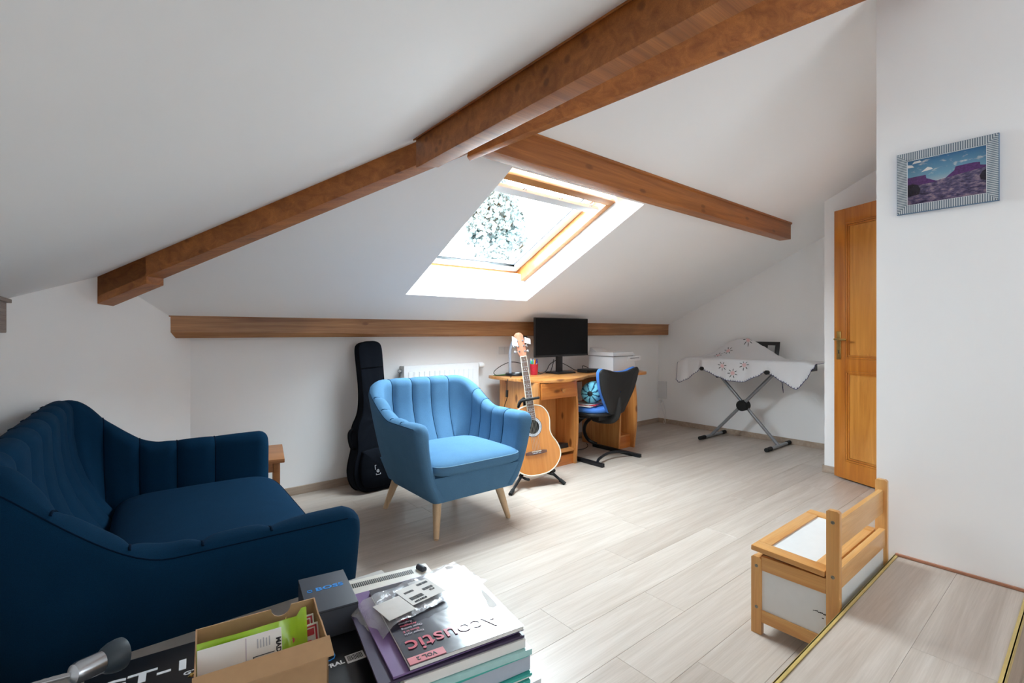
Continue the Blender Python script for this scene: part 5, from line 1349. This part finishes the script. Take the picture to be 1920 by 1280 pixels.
LY = [
 ('plastic_folder', 'pale grey-white plastic folder at the bottom of the music stack', 'folder', 'whiteplastic', -0.01, MW + 0.030, -0.012, MD * 0.93, 0.018, 2.0),
 ('plastic_folder', 'bright teal folder low in the stack, above the pale bottom one', 'folder', 'teal', 0.03, MW + 0.012, -0.006, MD * 0.90, 0.007, -1.0),
 ('sheet_stack', 'thin sheaf of white paper between the two lower teal folders', 'paper', 'paper', 0.025, MW + 0.012, -0.006, MD * 0.90, 0.006, 1.0),
 ('plastic_folder', 'second teal folder, just under the thick blue-grey sleeve', 'folder', 'teal', 0.02, MW + 0.014, -0.008, MD * 0.91, 0.006, -0.5),
 ('plastic_sleeve', 'thick blue-grey plastic sleeve of papers in the middle of the stack', 'sleeve', 'bluegrey', -0.004, MW + 0.010, -0.004, MD * 0.93, 0.030, 1.2),
 ('plastic_folder', 'narrow dark teal folder on top of the thick blue-grey sleeve', 'folder', 'teal', -0.002, MW + 0.008, -0.006, MD * 0.95, 0.006, 0.0),
 ('plastic_sleeve', 'pale teal see-through sleeve below the white paper sheaf', 'sleeve', 'paleteal', -0.018, MW + 0.014, -0.010, MD * 0.96, 0.012, -1.5),
 ('sheet_stack', 'thick sheaf of white paper under the dark purple folder', 'paper', 'paper', -0.008, MW + 0.002, -0.004, MD * 0.97, 0.018, -0.8),
 ('plastic_folder', 'dark purple folder right under the purple one', 'folder', 'darkpurple', -0.050, MW + 0.001, -0.002, MD * 0.98, 0.006, -1.0),
 ('plastic_folder', 'mauve purple folder directly under the glossy music book', 'folder', 'purple', -0.030, MW * 0.96, 0.004, MD + 0.020, 0.0045, 0.8)]
for nm, lab, cat, mt, x0, x1, y0, y1, h, rt in LY:
    layer(nm, lab, cat, M[mt], x0, x1, y0, y1, z, z + h, rt, 0.0012); z += h + 0.0006
bookz = z
# music book: pages, glossy dark cover with print (upside down from here)
gpk = plain('glossy_pink_print', srgb(226, 104, 122), 0.12, Coat_Weight=1.0, Coat_Roughness=0.05, Specular_IOR_Level=0.8)
gwh = plain('glossy_white_print', srgb(206, 196, 204), 0.12, Coat_Weight=1.0, Coat_Roughness=0.05, Specular_IOR_Level=0.8)
gband = plain('pale_pink_band', srgb(240, 158, 166), 0.12, Coat_Weight=0.6)
bk = thing('music_book', 'glossy dark music book with pink lettering on top of the stack', 'book', M4=MT @ Matrix.Translation((0, 0, bookz)))
bh_ = ZT - bookz
part('pages', MB().box(0.001, MW - 0.001, 0.001, MD - 0.001, 0.0004, bh_ - 0.0012), M['paper'], bk, local=True)
m = NT('glossy_printed_cover'); v_ = m.coords((1, 1, 1)); g_ = m.noise(v_, 9, 5, 0.6, 1.0); d_ = m.noise(v_, 26, 3)
m.color(m.ramp(g_, [(0.40, srgb(38, 40, 52)), (0.55, srgb(56, 56, 70)), (0.66, srgb(96, 96, 108)), (0.8, srgb(130, 130, 138))]))
m.set(Roughness=0.12, Coat_Weight=1.0, Coat_Roughness=0.05, Specular_IOR_Level=0.8); m.bump(d_, 0.10, 0.003)
cov = MB()
n = 20; rows = []
for i in range(n + 1):
    row = []
    for j in range(n + 1):
        x, y = MW * i / n, MD * j / n
        row.append((x, y, bh_ - 0.0010 + 0.0004 * noise.noise((x * 16, y * 16, 5)) * (1 if 0 < i < n and 0 < j < n else 0)))
    rows.append(row)
cov.grid(rows); cov.grid([[(p[0], p[1], bh_ - 0.0018) for p in r_] for r_ in rows])
part('cover', cov, m.m, bk, local=True, angle=60)
part('back_cover', MB().box(0, MW, 0, MD, 0, 0.0008), M['darkpurple'], bk, local=True)
part('title_band', MB().box(0.001, 0.068, 0.002, 0.020, bh_ - 0.0008, bh_ + 0.0004), gband, bk, local=True)
tf = lambda x, y: Tm((x, y, bh_ + 0.0006), 0, 0, PI)
write('lettering', 'VOL. 2', 0.0125, M['blacktext'], bk, tf(0.034, 0.011), 0.0003)
write('lettering', 'Acoustic', 0.054, gpk, bk, tf(0.010, 0.050), 0.0003, 'RIGHT', ext=0.00004)
for k in range(8):
    write('small_lettering', ('Finger style', 'Blues in E', 'Open tuning', 'Arpeggios', 'Ragtime', 'Ballads', 'Picking', 'Slide')[k], 0.0082, gpk if k % 2 else gwh, bk, tf(0.018, 0.086 + 0.0095 * k), 0.0001, 'RIGHT', ext=0.00004)

# crumpled clear sleeve with barcode label and beige card over the far left of the book
film = NT('clear_crumpled_film'); v_ = film.coords((1, 1, 1))
t_ = film.n('ShaderNodeBsdfTransparent'); t_.inputs[0].default_value = (0.93, 0.94, 0.96, 1)
g2 = film.n('ShaderNodeBsdfGlossy'); g2.inputs['Roughness'].default_value = 0.06; g2.inputs[0].default_value = (1, 1, 1, 1)
d2 = film.n('ShaderNodeBsdfDiffuse'); d2.inputs[0].default_value = (0.72, 0.74, 0.78, 1)
ml_ = film.n('ShaderNodeMixShader'); ml_.inputs[0].default_value = 0.30; film.l(g2.outputs[0], ml_.inputs[2]); film.l(d2.outputs[0], ml_.inputs[1])
mx2 = film.n('ShaderNodeMixShader'); mx2.inputs[0].default_value = 0.42; film.l(t_.outputs[0], mx2.inputs[1]); film.l(ml_.outputs[0], mx2.inputs[2])
bpn = film.n('ShaderNodeBump'); bpn.inputs['Strength'].default_value = 0.6; bpn.inputs['Distance'].default_value = 0.004
film.l(film.noise(v_, 60, 4, 0.6, 1.0), bpn.inputs['Height']); film.l(bpn.outputs[0], g2.inputs['Normal'])
film.l(mx2.outputs[0], film.t.nodes['Material Output'].inputs[0])
ST = MT @ Matrix.Translation((0.080, MD * 0.66, ZT + 0.0012)) @ Matrix.Rotation(R(14), 4, 'Z')
sv = thing('clear_sleeve', 'crumpled clear plastic sleeve with barcode labels lying on the music book', 'sleeve', M4=ST)
rows = []
n = 30
for i in range(n + 1):
    row = []
    for j in range(n + 1):
        x, y = lerp(-0.115, 0.150, i / n), lerp(-0.050, 0.074, j / n)
        h = 0.0045 + 0.0055 * noise.noise((x * 26, y * 26, 1.0)) + 0.004 * noise.noise((x * 60, y * 50, 8.0))
        if x < -0.085: h -= (-(x + 0.085)) * 0.8
        row.append((x, y, max(h, -0.03) + 0.002))
    rows.append(row)
part('film', MB().grid(rows), film.m, sv, local=True, angle=60)
lb = part('label', MB().box(-0.030, 0.052, -0.026, 0.046, 0.0108, 0.0115), M['paper'], sv, local=True)
bars = MB()
for (bx0, by0, W_, H_) in ((-0.022, -0.010, 0.030, 0.012), (0.018, 0.006, 0.024, 0.009), (-0.020, 0.020, 0.022, 0.007), (0.018, 0.030, 0.026, 0.008)):
    x = bx0
    while x < bx0 + W_:
        w = rng.choice((0.0005, 0.0009, 0.0013)); bars.box(x, x + w, by0, by0 + H_, 0.0112, 0.0120); x += w + rng.choice((0.0006, 0.001))
bars.bm.transform(Matrix.Rotation(0, 4, 'Z'))
part('bars', bars, M['blacktext'], lb, local=True)
write('lettering', '0253389', 0.0085, M['blacktext'], lb, Tm((-0.006, -0.018, 0.0119), 0, 0, PI), 0.0002)
write('lettering', '025', 0.0085, M['blacktext'], lb, Tm((0.034, 0.000, 0.0119), 0, 0, PI), 0.0001)
part('beige_card', MB().box(-0.092, -0.032, -0.040, 0.026, 0.0104, 0.0116, 0.0004), M['beigecard'], sv, local=True)

# cream device with a row of vents lying behind the stack
dv = thing('vented_device', 'cream plastic device with a row of dark vent slots behind the book stack', 'device', M4=Matrix.Translation((0.512, 1.085, TZ + 0.001)) @ Matrix.Rotation(R(-10), 4, 'Z'))
part('casing', MB().box(-0.10, 0.100, -0.045, 0.045, 0, 0.104, 0.005), M['cream'], dv, local=True)
sl = MB()
for i in range(34):
    x = lerp(-0.092, 0.055, i / 33); sl.box(x - 0.0013, x + 0.0013, 0.006, 0.026, 0.1035, 0.1048)
part('vent_slots', sl, M['black'], dv, local=True)
part('latch', MB().tube([(0.074, 0.026, 0.108), (0.082, 0.002, 0.108)], 0.0075, 14), M['greybox'], dv, local=True)

# gooseneck reading lamp in the near left corner
la, lb_, lc = Vector((-0.0549, 1.0477, 0.571)), Vector((-0.0215, 1.0687, 0.5655)), Vector((0.0037, 1.0834, 0.5614))
rl = thing('reading_lamp', 'silver gooseneck lamp head with dark grey shade at the low table corner', 'lamp', (-0.22, 1.10, TZ))
part('base', MB().lathe([(0.07, 0), (0.071, 0.012), (0.06, 0.02), (0, 0.022)], 28, Tm((-0.22, 1.10, TZ + 0.0005))), M['silvershade'], rl)
neck_pts = catmull([(-0.22, 1.10, TZ + 0.02), (-0.225, 1.11, TZ + 0.06), (-0.20, 1.09, TZ + 0.11), (-0.145, 1.062, 0.566), (-0.094, 1.054, 0.5715), tuple(la + (lb_ - la) * 0.08)], 9)
nk = MB().tube(neck_pts, [0.0042 + 0.0007 * (i % 2) for i in range(len(neck_pts))], 12)
part('gooseneck', nk, M['chrome'], rl)
ax_ = (lc - la).normalized()
AT = Matrix.Translation(la) @ ax_.to_track_quat('Z', 'Y').to_matrix().to_4x4()
L1 = (lb_ - la).length
hdp = part('head_tube', MB().lathe([(0.006, -0.004), (0.0145, 0.0), (0.0168, 0.006), (0.0172, L1), (0.012, L1 + 0.002)], 28, AT), M['chrome'], rl)
part('switch_pin', MB().ball(tuple(AT @ Vector((0.004, -0.0168, L1 - 0.008))), 0.0028, 10), M['greygap'], hdp)
part('shade', MB().lathe([(0.012, L1 - 0.001), (0.0175, L1 + 0.001), (0.0215, L1 + 0.007), (0.0250, L1 + 0.016), (0.0262, L1 + 0.026), (0.0255, L1 + 0.032), (0.0225, L1 + 0.030), (0.018, L1 + 0.014), (0.0, L1 + 0.010)], 32, AT), M['silvershade'], rl)
# ------------------------------------------------------------------ outside: a conifer and a neighbour's tiled roof, far beyond the roof window
leaf = plain('dark_green_foliage', (0.055, 0.075, 0.072, 1), 0.9, var=0.5, scale=3)
tw = thing('garden_tree', 'tree seen through the roof window, dark green crown', 'tree', (12.2, 16.0, -6.0))
part('trunk', MB().tube([(12.2, 16, -6), (12.25, 16.05, -1), (12.2, 16, 5)], [0.32, 0.25, 0.1], 10), M['rosewood'], tw)
cb_ = MB(); r2 = random.Random(11)
for k in range(6500):
    a = r2.uniform(0, 2 * PI); h = r2.uniform(0, 1); rr = (1.25 * math.sin(PI * (0.12 + 0.82 * h)) ** 0.8) * math.sqrt(r2.random())
    c = Vector((12.2 + rr * math.cos(a), 16 + rr * math.sin(a), 3.0 + 4.4 * h))
    n_ = Vector((r2.uniform(-1, 1), r2.uniform(-1, 1), r2.uniform(-.25, .25))).normalized(); t1 = n_.orthogonal().normalized(); t2 = n_.cross(t1); s_ = r2.uniform(0.05, 0.10)
    pts = [c + t1 * s_ * math.cos(q) * 1.5 + t2 * s_ * math.sin(q) + n_ * 0.05 * math.cos(3 * q) for q in (2 * PI * j / 6 for j in range(6))]
    cb_.faces(pts, [(0, 1, 2, 3, 4, 5)])
cr_ = part('crown', cb_, leaf, tw); cr_['kind'] = 'stuff'
hs2 = thing('outside_house', 'pale house roof seen faintly low in the roof window', 'house', (12.0, 26.0, -6.0))
part('wall', MB().box(4.5, 18.0, 24.5, 32.0, -6.0, 4.6), plain('pale_render', (0.5, 0.48, 0.46, 1), 0.9), hs2)
rf = MB().prism([(23.8, 4.3), (28.2, 6.8), (32.6, 4.3), (32.6, 4.55), (28.2, 7.1), (23.8, 4.55)], 4.0, 18.5, 'x')
part('roof', rf, plain('pale_tiles', (0.42, 0.36, 0.33, 1), 0.9, var=0.3, scale=4), hs2)
bpy.context.view_layer.update()
